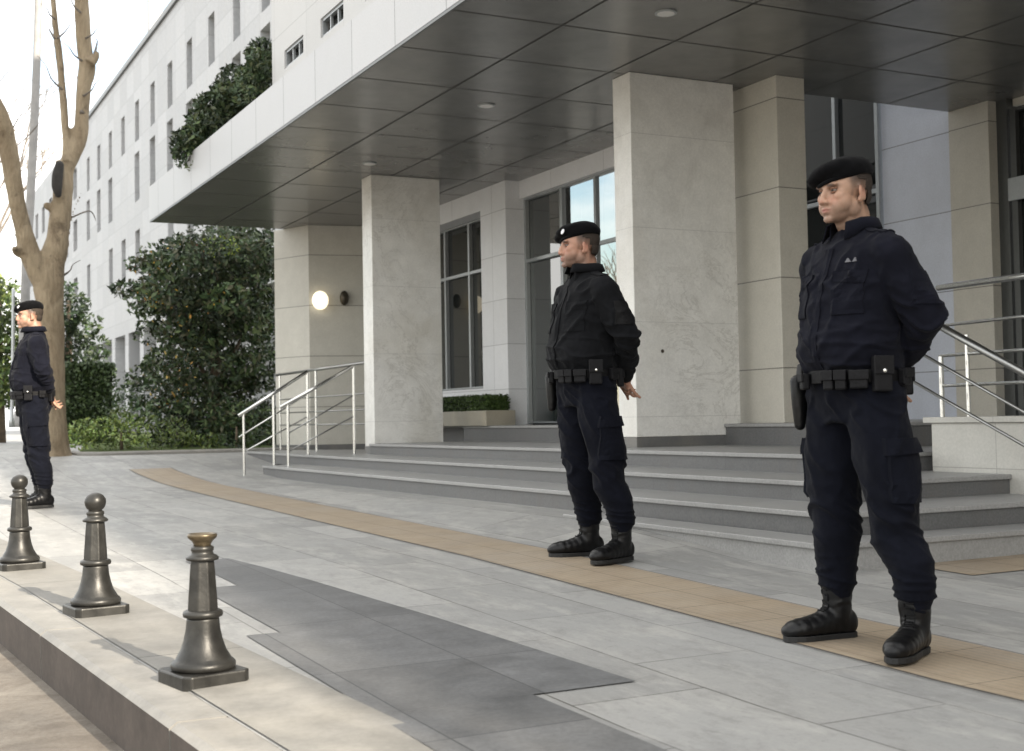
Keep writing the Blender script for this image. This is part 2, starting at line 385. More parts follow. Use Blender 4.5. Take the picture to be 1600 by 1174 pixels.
def ground_mat(name, a, b):
    t = NT(name); m = t.noise(2.5, 8, .75); t.set(t.mix(t.ramp(m, [(.3, 0), (.7, 1)]), a, b), .95, 0, .1); t.bump(m, .8, .05); return t.m
M_SOIL = ground_mat('far_ground', (.20, .19, .17), (.28, .27, .24))
mb = MB(); mb.add([(x, y, g(0, y)-.32) for y in YS for x in (-400, 400)], [(2*j, 2*j+1, 2*j+3, 2*j+2) for j in range(len(YS)-1)])
tag(obj('ground', mb, M_SOIL), kind='structure')
M_LAWN = ground_mat('lawn_grass', (.035, .05, .018), (.10, .13, .045))
mb = MB()
ysl = [19.25, 20, 22, 26, 32, 45, 70, 100]
strip_mesh(mb, [(2.85+.02*(y-19.25)*8, y) for y in ysl], [(12.0, y) for y in ysl], .012)
tag(obj('lawn', mb, M_LAWN), kind='structure')
mb = MB(); sm = [(2.80, 19.6), (2.86, 19.30), (3.1, 19.18), (4.5, 19.14), (6.1, 19.10)]
mb.tube([(x, y, g(x, y)+.01) for x, y in sm], .045, 6); tag(obj('lawn_edging', mb, M_KERB), kind='structure')

# ------------------------------------------------------------------ building
ZC = 3.05
M_CLAD = stone('white_cladding', (.78, .785, .80), .42, .05, [(2, .575, .39), (1, 1.25, .1)], .0035, .06, stain=.06, warm=(.5, .48, .44), jcol=.45)
M_CLADR = stone('skylit_blue_cladding', (.66, .70, .80), .45, .06, [(2, .81, .42)], .005, .05, stain=.08, warm=(.42, .40, .37), jcol=.35)  # blue of the skylight in the recess put into the stone colour
M_PIER = stone('beige_pier_cladding', (.60, .575, .51), .45, .06, [(2, .81, .42)], .005, .05, stain=.10, warm=(.46, .42, .33), jcol=.35)
M_COLUMN = stone('veined_column_stone', (.80, .79, .755), .36, .10, [(2, .835, .84)], .0022, .05, vein=.34, stain=.6, warm=(.56, .53, .46), jcol=.62)
M_FASCIA = stone('white_fascia_panels', (.45, .455, .465), .45, .04, [(1, 1.03, .53)], .006, .05, stain=.10, warm=(.50, .48, .44), jcol=.30)
def soffit_mat():
    t = NT('polished_dark_soffit'); X = t.xyz(); m = t.noise(2, 5, .6)
    j = t.math('MAXIMUM', t.frac_mask(X[1], 1.03, .46, .013), t.frac_mask(X[0], 1.05, .70, .013))
    c = t.mix(t.ramp(m, [(.3, 0), (.7, 1)]), (.170, .171, .169), (.225, .226, .222)); c = t.mix(j, c, (.04, .039, .037))
    t.set(c, t.ramp(j, [(0, .27), (1, .8)]), 0.25, .7); b = t.bump(t.math('ADD', t.math('MULTIPLY', m, .25), t.math('MULTIPLY', j, -1.0)), .25, .006); return t.m
M_SOFFIT = soffit_mat()
def glass_mat(name, col, metal=.0, ior=1.9, rough=.015):
    t = NT(name); m = t.noise(.9, 2, .5); t.set(col, rough, metal, .5); t.b.inputs['IOR'].default_value = ior; t.bump(m, .03, .05); return t.m
M_GLASS = glass_mat('dark_reflective_glass', (.018, .024, .024), 0, 2.3)
M_GLASSF = plain('haze_pale_glass', (.20, .215, .23), .25, 0, .2, 1, 0)  # pale colour puts distance haze into the far wing's panes
M_GLASSD = glass_mat('dark_window_glass', (.012, .014, .014), 0, 1.6)
def clear_glass():
    m = bpy.data.materials.new('tinted_clear_glass'); m.use_nodes = True; t = m.node_tree; t.nodes.clear()
    o = t.nodes.new('ShaderNodeOutputMaterial'); tr = t.nodes.new('ShaderNodeBsdfTransparent'); gl = t.nodes.new('ShaderNodeBsdfGlossy'); mx = t.nodes.new('ShaderNodeMixShader')
    tr.inputs[0].default_value = (.74, .73, .71, 1); gl.inputs['Roughness'].default_value = .01
    mx.inputs[0].default_value = .06; t.links.new(tr.outputs[0], mx.inputs[1]); t.links.new(gl.outputs[0], mx.inputs[2]); t.links.new(mx.outputs[0], o.inputs[0]); return m
M_CLEAR = clear_glass()  # see-through, so sky and tree behind take the place of reflections
M_ALU = plain('grey_aluminium', (.36, .38, .39), .38, .6, .06, 30, .02)
M_ALUD = plain('dark_aluminium', (.10, .105, .105), .4, .5, .06, 30, .02)
M_STEEL = plain('brushed_steel', (.62, .62, .60), .22, 1.0, .08, 60, .02)
M_STEELD = plain('dull_steel', (.30, .30, .29), .35, 1.0, .1, 60, .02)
M_STEP = stone('grey_granite_steps', (.135, .136, .136), .50, .10, [(1, 1.5, .2)], .002, .10, stain=.35, warm=(.17, .165, .16), grain=75, jcol=.5, streak=.5, gm=.6)
M_NOSE = stone('light_granite_treads', (.32, .318, .31), .45, .10, [(1, 1.5, .2)], .002, .10, stain=.3, warm=(.25, .25, .24), grain=75, jcol=.6, gm=.5)
M_SKIRT = stone('dark_granite_skirting', (.14, .14, .138), .45, .12, [], stain=.2, grain=100)

B = empty('office_building', (7.65, 9.2, -.07), 0, 'white stone clad office block above and behind the porch, tall dark windows behind the columns', 'building')
def bpart(name, mb, mat, bevel=0, parent=None): return obj(name, mb, mat, parent or B, bevel=bevel)
FL = -.07
mb = MB()     # front wall pieces round the two openings, butted end to end
mb.box(7.40, 7.74, 14.70, 15.44, FL, ZC)               # pier between the windows
mb.box(7.40, 7.74, 15.44, 18.5, 2.77, ZC)             # band over left window
mb.box(7.40, 7.74, 15.44, 18.5, FL, .42)              # apron
mb.box(7.40, 7.74, 18.5, 19.6, FL, ZC)
mb.box(7.60, 7.78, 9.9, 14.698, 2.82, ZC)              # band over the tall entrance window
bpart('wall', mb, M_CLAD)
mb = MB(); mb.box(7.38, 7.70, 9.22, 9.9, FL, ZC); bpart('pier', mb, M_PIER, .004)
mb = MB(); mb.box(9.95, 10.5, 9.68, 10.66, FL, 9.0); bpart('recess_wall', mb, M_CLADR)
mb = MB(); mb.box(9.93, 10.08, 9.16, 9.677, FL, ZC); bpart('pier', mb, M_PIER, .004)
def window(name, X, ys, zs, glass, frame, fw=.045, dp=.06, thick=.022, blind=None):
    y0, y1, z0, z1 = ys[0], ys[-1], zs[0], zs[-1]; mb = MB()
    for y in ys: w = fw/2; mb.box(X-dp, X-.002, y-w if y != y0 else y, y+w if y != y1 else y1, z0, z1) if 0 else mb.box(X-dp, X-.002, y-w, y+w, z0, z1)
    for z in zs:
        for a, b in zip(ys[:-1], ys[1:]): mb.box(X-dp+.004, X-.002, a+fw/2, b-fw/2, z-fw/2 if z > z0 else z, z+fw/2 if z < z1 else z)
    w = bpart('window', mb, frame, .003)
    mb = MB(); mb.box(X, X+thick, y0, y1, z0, z1); obj('pane', mb, glass, w)
    return w
window('w', 7.72, [13.72, 14.68], [FL+.02, 2.02, 2.82], M_GLASS, M_ALU)
window('w', 7.721, [9.95, 10.75, 11.55, 12.35, 12.92, 13.74], [FL+.02, 2.02, 2.82], M_CLEAR, M_ALU)
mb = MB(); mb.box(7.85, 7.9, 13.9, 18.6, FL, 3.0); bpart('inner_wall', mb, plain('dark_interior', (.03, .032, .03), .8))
window('w', 7.70, [15.47, 16.35, 17.17, 18.45], [.44, 2.05, 2.76], M_GLASSD, M_ALU)
# glazing in the recess, deep behind
window('w', 9.97, [10.70, 11.38, 12.1, 12.9], [FL+.02, 2.42, 5.6], M_GLASSD, M_ALU, .05)
mb = MB(); mb.box(10.05, 10.6, 10.662, 12.9, 5.6, 9.0); bpart('upper_wall', mb, M_CLADR)
# windows at the far right, by the ramp
mb = MB(); mb.box(10.04, 10.3, 9.03, 9.158, FL, ZC); bpart('jamb', mb, M_ALUD)
window('w', 10.12, [7.6, 8.30, 8.98], [FL+.02, 2.20, 2.95], M_GLASSD, M_ALUD, .07)
mb = MB(); mb.box(10.02, 10.055, 7.5, 9.02, 2.04, 2.26); bpart('transom', mb, M_ALU)
mb = MB(); mb.box(10.12, 10.8, 2, 7.5, FL, ZC); mb.box(10.12, 10.4, 7.501, 9.02, 2.98, ZC); bpart('side_wall', mb, M_PIER)
# upper storeys: block over the porch and the unseen wing added behind the viewer
M_BLOCK = stone('upper_block_cladding', (.46, .46, .455), .5, .05, [(2, .62, .36), (1, 1.25, .35)], .004, .05, stain=.10, warm=(.46, .44, .40), jcol=.6)
def wall_x(mb, X, y0, y1, z0, z1, holes, depth, mi=0, rev=0):
    ysu = sorted({y0, y1, *[h[0] for h in holes], *[h[1] for h in holes]}); zsu = sorted({z0, z1, *[h[2] for h in holes], *[h[3] for h in holes]})
    for a, b in zip(ysu[:-1], ysu[1:]):
        for c, d in zip(zsu[:-1], zsu[1:]):
            ym, zm = (a+b)/2, (c+d)/2
            if any(h[0] < ym < h[1] and h[2] < zm < h[3] for h in holes): continue
            mb.quad((X, a, c), (X, a, d), (X, b, d), (X, b, c), mi)
    for a, b, c, d in holes:
        D = X+depth
        mb.quad((X, a, c), (D, a, c), (D, a, d), (X, a, d), mi); mb.quad((X, b, c), (X, b, d), (D, b, d), (D, b, c), mi)
        mb.quad((X, a, d), (D, a, d), (D, b, d), (X, b, d), mi); mb.quad((X, a, c), (X, b, c), (D, b, c), (D, a, c), mi)
slots = [(14.22, 14.95, 4.24, 4.46), (12.85, 13.60, 4.24, 4.46), (11.45, 12.2, 4.24, 4.46), (10.05, 10.8, 4.24, 4.46)]
mb = MB(); wall_x(mb, 4.60, 2.0, 15.46, 3.40, 12.5, slots, .25)
mb.quad((4.6, 15.46, 3.4), (4.6, 15.46, 12.5), (7.6, 15.46, 12.5), (7.6, 15.46, 3.4)); mb.quad((4.6, 2, 12.5), (7.6, 2, 12.5), (7.6, 15.46, 12.5), (4.6, 15.46, 12.5))
mb.quad((7.6, 2, 3.4), (7.6, 2, 12.5), (7.6, 15.46, 12.5), (7.6, 15.46, 3.4)); mb.quad((4.6, 2, 3.4), (7.6, 2, 3.4), (7.6, 2, 12.5), (4.6, 2, 12.5))
bpart('upper_block', mb, M_BLOCK)
for a, b, c, d in slots:
    mb = MB()
    mb.box(4.62, 4.67, a, b, c, c+.03); mb.box(4.62, 4.67, a, b, d-.03, d); mb.box(4.62, 4.67, a, a+.03, c+.03, d-.03); mb.box(4.62, 4.67, b-.03, b, c+.03, d-.03)
    for k in range(1, 3): y = a+(b-a)*k/3; mb.box(4.63, 4.66, y-.012, y+.012, c+.03, d-.03)
    w = bpart('window', mb, M_ALU); mb = MB(); mb.box(4.70, 4.72, a, b, c, d); obj('pane', mb, M_GLASSD, w)

# porch canopy
CAN = empty('entrance_canopy', (3.95, 12, ZC), 0, 'wide white stone canopy with polished dark soffit reaching over the entrance steps', 'canopy')
mb = MB()
mb.prism([(3.97, 1.0), (10.5, 1.0), (10.5, 9.67), (7.72, 9.67), (7.72, 9.9), (7.66, 9.9), (7.66, 14.66), (7.66, 16.0), (7.66, 19.70), (3.97, 19.70)], ZC, ZC+.02)
obj('soffit', mb, M_SOFFIT, CAN)
mb = MB(); mb.box(3.95, 4.20, 1.0, 19.72, ZC+.022, 3.58); mb.box(4.2, 7.38, 19.45, 19.72, ZC+.022, 3.58); f_ = obj('fascia', mb, M_FASCIA, CAN)
mb = MB(); mb.box(3.953, 3.969, 1.0, 19.70, ZC-.004, ZC+.0215); obj('edge_trim', mb, M_ALUD, CAN)
mb = MB(); mb.box(4.2, 7.6, 1.0, 19.45, 3.3, 3.36); obj('roof_deck', mb, M_SKIRT, CAN)
for (x, y) in ((5.46, 11.22), (5.42, 14.3), (5.46, 8.1), (6.6, 17.3)):
    mb = MB(); mb.lathe((x, y, ZC-.014), [(.072, 0), (.085, .002), (.085, .012), (.07, .013)], 24); d_ = obj('downlight', mb, M_ALU, CAN)
    mb = MB(); mb.lathe((x, y, ZC-.016), [(.001, 0), (.066, 0), (.066, .002), (.001, .002)], 24); obj('lens', mb, plain('frosted_lens', (.7, .7, .68), .3), d_)

# columns
def column(x0, x1, y0, y1, z0, label, stepz=None):
    c = empty('stone_column', ((x0+x1)/2, (y0+y1)/2, z0), 0, label, 'column', 'stone columns carrying the canopy')
    mb = MB(); mb.box(x0, x1, y0, y1, z0+.09, ZC-.002); obj('shaft', mb, M_COLUMN, c, bevel=.006)
    mb = MB(); mb.box(x0-.006, x1+.006, y0-.006, y1+.006, z0-.02, z0+.088); obj('skirting', mb, M_SKIRT, c, bevel=.004)
    return c
column(6.10, 7.22, 9.64, 9.93, -.262, 'broad veined stone column in the middle, directly behind the guard with the black jacket')
c2 = [o for o in bpy.data.objects if o.name == 'stone_column'][0]; pc = at(1035, 549, 9.64)
mb = MB(); mb.tube([(pc.x, 9.6385, pc.z), (pc.x, 9.637, pc.z)], .017, 14); obj('anchor_hole', mb, plain('rusty_hole', (.05, .038, .028), .9), c2)
column(5.68, 6.60, 14.95, 15.28, -.39, 'veined stone column further left, beside the stair handrails')
# angled wall pier with lamps at the far end of the porch
PW = empty('wall_pier', (6.27, 19.16, -.4), 0, 'beige stone clad angled wall under the far end of the canopy carrying the round lamp', 'wall')
mb = MB(); mb.prism([(6.24, 19.16), (8.0, 18.75), (8.2, 20.4), (6.25, 20.4), (5.92, 19.90)], -.33, ZC-.003); obj('wall', mb, stone('pale_wall_cladding', (.58, .56, .50), .45, .07, [(2, .78, .25)], .006, .06, stain=.2, warm=(.38, .35, .29), jcol=.4), PW)
mb = MB(); mb.prism([(6.23, 19.145), (8.0, 18.73), (8.2, 20.4), (6.24, 20.4), (5.908, 19.905)], -.6, -.332); obj('skirting', mb, M_SKIRT, PW)
nrm = Vector((-.23, -.97, 0)).normalized()
def on_pier(x): return 19.16-.41*(x-6.24)/1.76
xl = 6.40; pl = Vector((xl, on_pier(xl), 1.88))
lamp = empty('wall_lamp', pl, 0, 'glowing round white lamp on the angled stone wall', 'wall lamp')
mb = MB(); mb.ell(pl+nrm*.09, (.125, .125, .145), nu=28, nv=18); t = NT('lit_opal_glass'); t.set((.9, .85, .7), .3); t.b.inputs['Emission Color'].default_value = (1, .86, .62, 1); t.b.inputs['Emission Strength'].default_value = .5
obj('globe', mb, t.m, lamp, smooth=True)
mb = MB(); mb.tube([pl, pl+nrm*.02], .075, 24); obj('base_plate', mb, M_ALUD, lamp)
xl = 6.76; pl = Vector((xl, on_pier(xl), 1.92))
fx = empty('wall_fixture', pl, 0, 'small dark round housing on the stone wall right of the glowing lamp', 'wall fixture')
mb = MB(); mb.ell(pl+nrm*.06, (.07, .07, .115), nu=20, nv=12); obj('housing', mb, plain('bronze_housing', (.06, .05, .035), .4, .5), fx, smooth=True)
mb = MB(); mb.tube([pl, pl+nrm*.025], .06, 20); obj('base_plate', mb, M_ALUD, fx)

# ------------------------------------------------------------------ steps
ST = empty('entrance_steps', (4.5, 5.2, -.74), 0, 'wide flight of grey granite steps wrapping round to the entrance', 'steps')
levels = [  # X front, Y right return, Y left end, top z
    (4.22, 4.98, 7.6, -.632), (4.50, 5.25, 15.70, -.510), (5.00, 5.80, 16.05, -.390), (5.62, 6.55, 14.94, -.262), (7.05, 7.6, 14.94, -.070)]
prevz = -1.05
for i, (x, yr, yl, z) in enumerate(levels):
    if i == 0: poly = [(x, yr), (7.6, yr), (7.6, yr+.262), (4.49, yr+.262), (4.49, 7.6), (4.23, 7.6)]
    elif i == 4: poly = [(x, yr), (10.4, yr), (10.4, 19.0), (8.0, 18.6), (7.36, 18.5), (7.36, 16.0), (x, 15.3)]
    else: poly = [(x, yr), (7.9, yr), (7.9, 16.0 if i < 3 else 14.94), (x+.9, 18.6) if i == 2 else (7.2, yl), (x+.1, 18.6) if i == 2 else (7.1, yl), (x, yl)]
    zb = {0: -1.0, 1: -.95, 2: -.535, 3: -.42, 4: -.30}[i]
    mb = MB(); mb.prism(poly, zb, z-.032); s_ = obj('step', mb, M_STEP if i else M_NOSE, ST)
    cx, cy = np.mean([p[0] for p in poly]), np.mean([p[1] for p in poly])
    over = .018
    p2 = [(p[0]-(over if abs(p[0]-x) < .3 else 0), p[1]-(over if abs(p[1]-yr) < .01 else 0)) for p in poly]
    mb = MB(); mb.prism(p2, z-.031, z); obj('tread', mb, M_NOSE, s_, bevel=.006)

# low ramp wall with coping on the right and its rails
RW = empty('ramp_wall', (6.3, 5.5, -.6), 0, 'low pale stone wall with flat coping at the right end of the steps', 'wall')
M_RAMPW = stone('pale_ramp_stone', (.50, .49, .45), .5, .08, [(2, .34, -.36), (1, 1.1, .4)], .003, .10, stain=.35, warm=(.36, .34, .30), jcol=.6)
mb = MB(); mb.box(6.38, 6.95, 2.0, 6.44, -1.0, -.072); obj('wall', mb, M_RAMPW, RW)
mb = MB(); mb.box(6.36, 6.97, 1.9, 6.50, -.070, -.032); obj('coping', mb, M_RAMPW, RW, bevel=.004)
def rail_thing(name, label, posts, rails, cat='railing', group='steel railings'):
    p0 = posts[0][0]; e = empty(name, p0, 0, label, cat, group)
    for a, b, r in posts: mb = MB(); mb.tube([a, b], r, 12); obj('post', mb, M_STEEL, e, smooth=False); auto_smooth(bpy.data.objects[-1]) if 0 else None
    for k, (pts, r, m) in enumerate(rails):
        mb = MB(); mb.tube(pts, r, 14); obj('handrail' if k == 0 else 'rail', mb, m, e, smooth=True)
    return e
X = 6.45
rail_thing('level_railing', 'bright steel railing with level rails standing on the ramp wall at the right edge',
    [((X, 6.41, -.032), (X, 6.41, .37), .016), ((X, 6.18, -.032), (X, 6.18, .50), .014), ((X, 5.55, -.032), (X, 5.55, .82), .016), ((X, 4.3, -.032), (X, 4.3, .82), .016)],
    [([(X, 6.42, .83), (X, 4.0, .835)], .021, M_STEEL), ([(X, 6.42, .575), (X, 4.0, .60)], .011, M_STEEL), ([(X, 6.42, .375), (X, 4.0, .38)], .011, M_STEEL), ([(X, 6.42, .175), (X, 4.0, .18)], .011, M_STEEL)])
X = 6.22
a0, a1 = atx(1440, 496, X), atx(1640, 606, X); 
def ext(px0, py0, px1, py1, X): return [tuple(atx(px0, py0, X)), tuple(atx(px1, py1, X))]
rail_thing('sloping_handrail', 'dark sloping stair handrail descending in front of the ramp wall at the right edge',
    [((X, 4.9, -.76), (X, 4.9, -.05), .014)],
    [(ext(1412, 478, 1680, 628, X), .024, M_STEELD), (ext(1405, 533, 1680, 690, X), .010, M_STEELD), (ext(1400, 581, 1680, 742, X), .010, M_STEELD)])
# left stair handrails
A_t, A_b = at(552, 572, 15.15), at(438, 637, 15.15); B_t, B_b = at(480, 581, 15.62), at(373, 650, 15.62)
def lerp(a, b, t): return a+(b-a)*t
def postfoot(p, z, r=.015): return (tuple(p), (p.x, p.y, z), r)
dz = Vector((0, 0, -1))
pA = lerp(A_t, A_b, .90)
rail_thing('stair_handrail', 'nearer of the two sloping steel stair handrails, fixed beside the left column', [((A_t.x, A_t.y, -.39), tuple(A_t), .016), ((pA.x, pA.y, -.51), tuple(pA), .018)],
    [([tuple(A_t), tuple(A_b)], .021, M_STEEL), ([tuple(A_t+dz*.36), tuple(pA+dz*.36)], .009, M_STEELD), ([tuple(A_t+dz*.62), tuple(pA+dz*.58)], .009, M_STEELD)], 'handrail', 'left stair handrails')
pB = lerp(B_t, B_b, .93); pC = lerp(B_t, B_b, .50)
rail_thing('stair_handrail', 'further sloping steel handrail whose lowest post stands on the paving', [((B_t.x, B_t.y, -.39), tuple(B_t), .016), ((pB.x, pB.y, g(pB.x, pB.y)), tuple(pB), .016), ((pC.x, pC.y, -.51), tuple(pC+Vector((0, 0, -.02))), .018)],
    [([tuple(B_t), tuple(B_b)], .021, M_STEEL), ([tuple(B_t+dz*.28), tuple(B_b+dz*.26)], .009, M_STEEL), ([tuple(B_t+dz*.56), tuple(pB+dz*.48)], .009, M_STEEL)], 'handrail', 'left stair handrails')
rail_thing('landing_railing', 'dull steel railing with level bars between the left column and the angled wall', [((5.70, 17.25, -.39), (5.70, 17.25, .735), .016), ((5.70, 18.95, -.39), (5.70, 18.95, .735), .016)],
    [([(5.70, 15.30, .745), (5.70, 19.1, .735)], .020, M_STEELD), ([(5.70, 15.30, .36), (5.70, 18.95, .36)], .010, M_STEELD), ([(5.70, 15.30, .16), (5.70, 18.95, .16)], .010, M_STEELD), ([(5.70, 15.30, -.02), (5.70, 18.95, -.02)], .010, M_STEELD)])

# ------------------------------------------------------------------ leaves
def leaf_mat(name, rough=.55):
    t = NT(name); q = t.n('Attribute', attribute_name='Col'); t.set(q.outputs['Color'], rough, 0, .35)
    t.b.inputs['Subsurface Weight'].default_value = 0
    return t.m
M_LEAF = leaf_mat('leaf_surface')
def leaves(mb, c, r, n, size, cols, shell=.55, rnd=RNG, flat=0, aspect=.42):
    """n small folded leaves spread through an ellipsoid"""
    d = rnd.normal(size=(n, 3)); d /= np.linalg.norm(d, axis=1, keepdims=True)
    rr = (shell+(1-shell)*rnd.random(n))**.6; P = np.array(c)+d*np.array(r)*rr[:, None]
    a = rnd.normal(size=(n, 3)) + d*.8; a[:, 2] *= (1-flat); a /= np.linalg.norm(a, axis=1, keepdims=True)
    b = np.cross(a, rnd.normal(size=(n, 3))); b /= np.linalg.norm(b, axis=1, keepdims=True)
    s = size*(.6+.8*rnd.random(n))
    ci = rnd.integers(0, len(cols), n); v = .75+.5*rnd.random(n)
    for i in range(n):
        p, u, w = P[i], a[i]*s[i], b[i]*s[i]*aspect; col = tuple(x*v[i] for x in cols[ci[i]])
        mb.add([p-u*.5, p+w*.5, p+u*.5, p-w*.5], [(0, 1, 2, 3)], 0, col)
DKG = [(.022, .040, .016), (.030, .050, .020), (.018, .032, .016), (.045, .065, .025)]
MDG = [(.04, .07, .02), (.055, .09, .025), (.035, .055, .02), (.08, .11, .03)]
YLG = [(.09, .12, .03), (.12, .15, .035), (.06, .09, .025)]
BRK = plain('brown_bark', (.10, .075, .05), .9, 0, .3, 12, .6)
def bush(name, label, cat, base, clumps, leafn, size, cols, group=None, trunk=None, accents=()):
    e = empty(name, base, 0, label, cat, group); mb = MB()
    for c, r in clumps:
        vol = (r[0]*r[1]*r[2])**(1/1.5)
        kt = .65+1.35*random.random()**1.5; leaves(mb, c, r, int(leafn*vol), size*(.8+.45*random.random()), [tuple(q*kt for q in cc) for cc in cols])
    for c, r, n, cc in accents: leaves(mb, c, r, n, size*.62, cc)
    obj('crown' if trunk else 'foliage', mb, M_LEAF, e)
    tb = MB()
    for pts, rad in (trunk or [([base, (base[0], base[1], base[2]+.35)], [.03, .015])]): tb.tube(pts, rad, 8)
    obj('trunk' if trunk else 'stem', tb, BRK, e, smooth=True)
    return e
# big dark evergreen beside the porch: silhouette sampled as clumps around a leaning mass
rnd = np.random.default_rng(3); cl = []
for py, x0, x1 in ((372, 300, 424), (395, 235, 424), (420, 215, 424), (450, 195, 420), (480, 200, 424), (520, 232, 424), (560, 222, 424), (600, 225, 420), (640, 215, 424), (672, 235, 420), (690, 255, 415)):
    for px in np.arange(x0+16, x1, 27):
        for YY in (21.9, 22.8, 23.6):
            ed = px < x0+34
            if ed and rnd.random() < .35: continue
            p = at(px+rnd.uniform(-24 if ed else -10, 10), py+rnd.uniform(-12, 14), YY+rnd.uniform(-.4, .4)); s = rnd.uniform(.12, .27) if ed else rnd.uniform(.22, .36)
            cl.append((tuple(p), (s*1.2, s*1.2, s*.8)))
b0 = at(330, 700, 22.6)
acc = [(tuple(at(345, 385, 21.8)), (.35, .3, .2), 170, [(.30, .36, .05), (.20, .28, .04)]), (tuple(at(285, 440, 21.6)), (.9, .4, .7), 55, [(.32, .16, .03), (.16, .06, .04), (.40, .25, .04)]),
       (tuple(at(245, 470, 21.6)), (.15, .2, .15), 30, [(.42, .26, .04)]), (tuple(at(265, 560, 21.5)), (.5, .3, .9), 60, [(.22, .13, .03), (.28, .2, .05)])]
tr = [([(b0.x, b0.y, -.4), (b0.x+.1, b0.y, 1.0), tuple(at(340, 420, 22.6))], [.12, .09, .03])]
for px, py in ((260, 420), (250, 560), (400, 480), (300, 640), (395, 610)): tr.append(([(b0.x+.05, b0.y, .3+.3*random.random()), tuple(at(px, py, 22.6))], [.05, .015]))
bush('evergreen_tree', 'large dark evergreen tree filling the corner left of the porch', 'tree', (b0.x, b0.y, -.4), cl, 1900, .105, DKG+[(.055, .075, .03), (.05, .05, .028)], None, tr, acc)
# bushes growing on the canopy roof
def blob_list(pts, s0, s1, Y, seed, n2=2, dY=.4):
    r_ = np.random.default_rng(seed); out = []
    for px, py in pts:
        for k in range(n2):
            p = at(px+r_.uniform(-5, 5), py+r_.uniform(-5, 5), Y+r_.uniform(-dY, dY)); s = r_.uniform(s0, s1); out.append((tuple(p), (s, s, s*.85)))
    return out
for lab, pts, Y in (('tallest dark shrub on the canopy roof, against the upper wall', [(412, 80), (405, 105), (415, 130), (395, 125), (418, 100), (385, 150), (412, 155)], 16.3),
                    ('middle dark shrub of the three on the canopy roof', [(365, 130), (350, 145), (370, 160), (340, 165), (385, 165), (345, 185), (362, 180)], 16.9),
                    ('lowest dark shrub on the canopy roof, at its outer end', [(325, 165), (315, 190), (335, 195), (305, 205), (295, 225), (315, 220), (292, 240), (330, 210)], 17.3)):
    c_ = blob_list(pts, .15, .26, Y, len(lab), 3); bp = at(pts[-1][0], pts[-1][1]+25, Y)
    bush('roof_shrub', lab, 'shrub', (bp.x, bp.y, 3.36), c_, 4200, .075, DKG+[(.05, .06, .025)], 'shrubs on the canopy roof')
# conifer, hedge and low shrubs round the lawn
def conifer(name, label, px0, px1, py0, py1, Y, cols, seed, size=.13, dens=900):
    r_ = np.random.default_rng(seed); c_ = []
    for py in np.arange(py0, py1, 16):
        t_ = (py-py0)/(py1-py0); half = (px1-px0)/2*(.35+.65*t_)
        for px in np.arange((px0+px1)/2-half, (px0+px1)/2+half+1, 18):
            p = at(px+r_.uniform(-7, 7), py+r_.uniform(-7, 7), Y+r_.uniform(-.8, .8)); s = r_.uniform(.2, .42); c_.append((tuple(p), (s*1.3, s*1.2, s*.55)))
    b = at((px0+px1)/2, py1, Y); zb = g(b.x, b.y)
    bush(name, label, 'tree', (b.x, b.y, zb), c_, dens, size, cols, None, [([(b.x, b.y, zb), (b.x, b.y, at((px0+px1)/2, py0+20, Y).z)], [.14, .04])])
conifer('conifer', 'dark conifer standing behind the pale trunk and the clipped hedge', 60, 155, 450, 580, 31.5, DKG, 5)
conifer('leafy_tree', 'yellowish green tree at the left edge behind the leftmost guard', -50, 50, 440, 640, 34, YLG+MDG, 6, .16)
def hedge(name, label, x0, x1, y0, y1, z0, z1, size, cols, n, group=None):
    e = empty(name, ((x0+x1)/2, (y0+y1)/2, z0), 0, label, 'hedge', group)
    mb = MB(); r_ = np.random.default_rng(11)
    N = int(n)
    P = np.stack([r_.uniform(x0, x1, N), r_.uniform(y0, y1, N), r_.uniform(z0, z1, N)], 1)
    face = r_.integers(0, 4, N)
    P[face == 0, 0] = x0; P[face == 1, 1] = y0; P[face == 2, 2] = z1
    for p in P:
        k = r_.normal(0, size*.3, 3); a = r_.normal(size=3); a /= np.linalg.norm(a); b = np.cross(a, r_.normal(size=3)); b /= np.linalg.norm(b)
        s = size*r_.uniform(.6, 1.3); c = cols[r_.integers(len(cols))]; v = r_.uniform(.7, 1.25); p = p+k
        mb.add([p-a*s*.5, p+b*s*.25, p+a*s*.5, p-b*s*.25], [(0, 1, 2, 3)], 0, tuple(q*v for q in c))
    obj('foliage', mb, M_LEAF, e)
    mb = MB(); mb.box(x0+size*.6, x1-size*.6, y0+size*.6, y1-size*.6, z0, z1-size*.6); obj('stem', mb, plain('hedge_core', (.012, .018, .008), .9), e)
    return e
h0, h1 = at(105, 650, 29), at(181, 650, 29)
hz0, hz1 = at(140, 665, 29).z, at(140, 571, 29).z
hedge('clipped_hedge', 'dark rectangular clipped hedge right of the pale tree trunk', h0.x, h1.x, 29, 30.4, -.4, hz1, .10, [(.022, .040, .012), (.035, .055, .016)], 9000)
bush('round_shrub', 'small rounded dark shrub between the clipped hedge and the big evergreen', 'shrub', (at(200, 650, 27).x, 27, -.4), blob_list([(190, 615), (205, 610), (218, 605), (200, 635), (222, 635), (185, 640)], .2, .32, 27, 4), 700, .10, DKG+MDG[:1])
bush('spreading_shrub', 'low spreading bright green shrub on the lawn in front of the evergreen', 'shrub', (at(190, 700, 21).x, 21, -.38),
     blob_list([(125, 672), (145, 668), (165, 665), (185, 655), (205, 655), (230, 660), (250, 668), (275, 668), (130, 690), (160, 690), (190, 688), (220, 690), (250, 692), (285, 690), (210, 672), (175, 675), (300, 680), (330, 690)], .14, .24, 21, 9, 2, .7), 2200, .07, YLG+[(.10, .15, .04)])
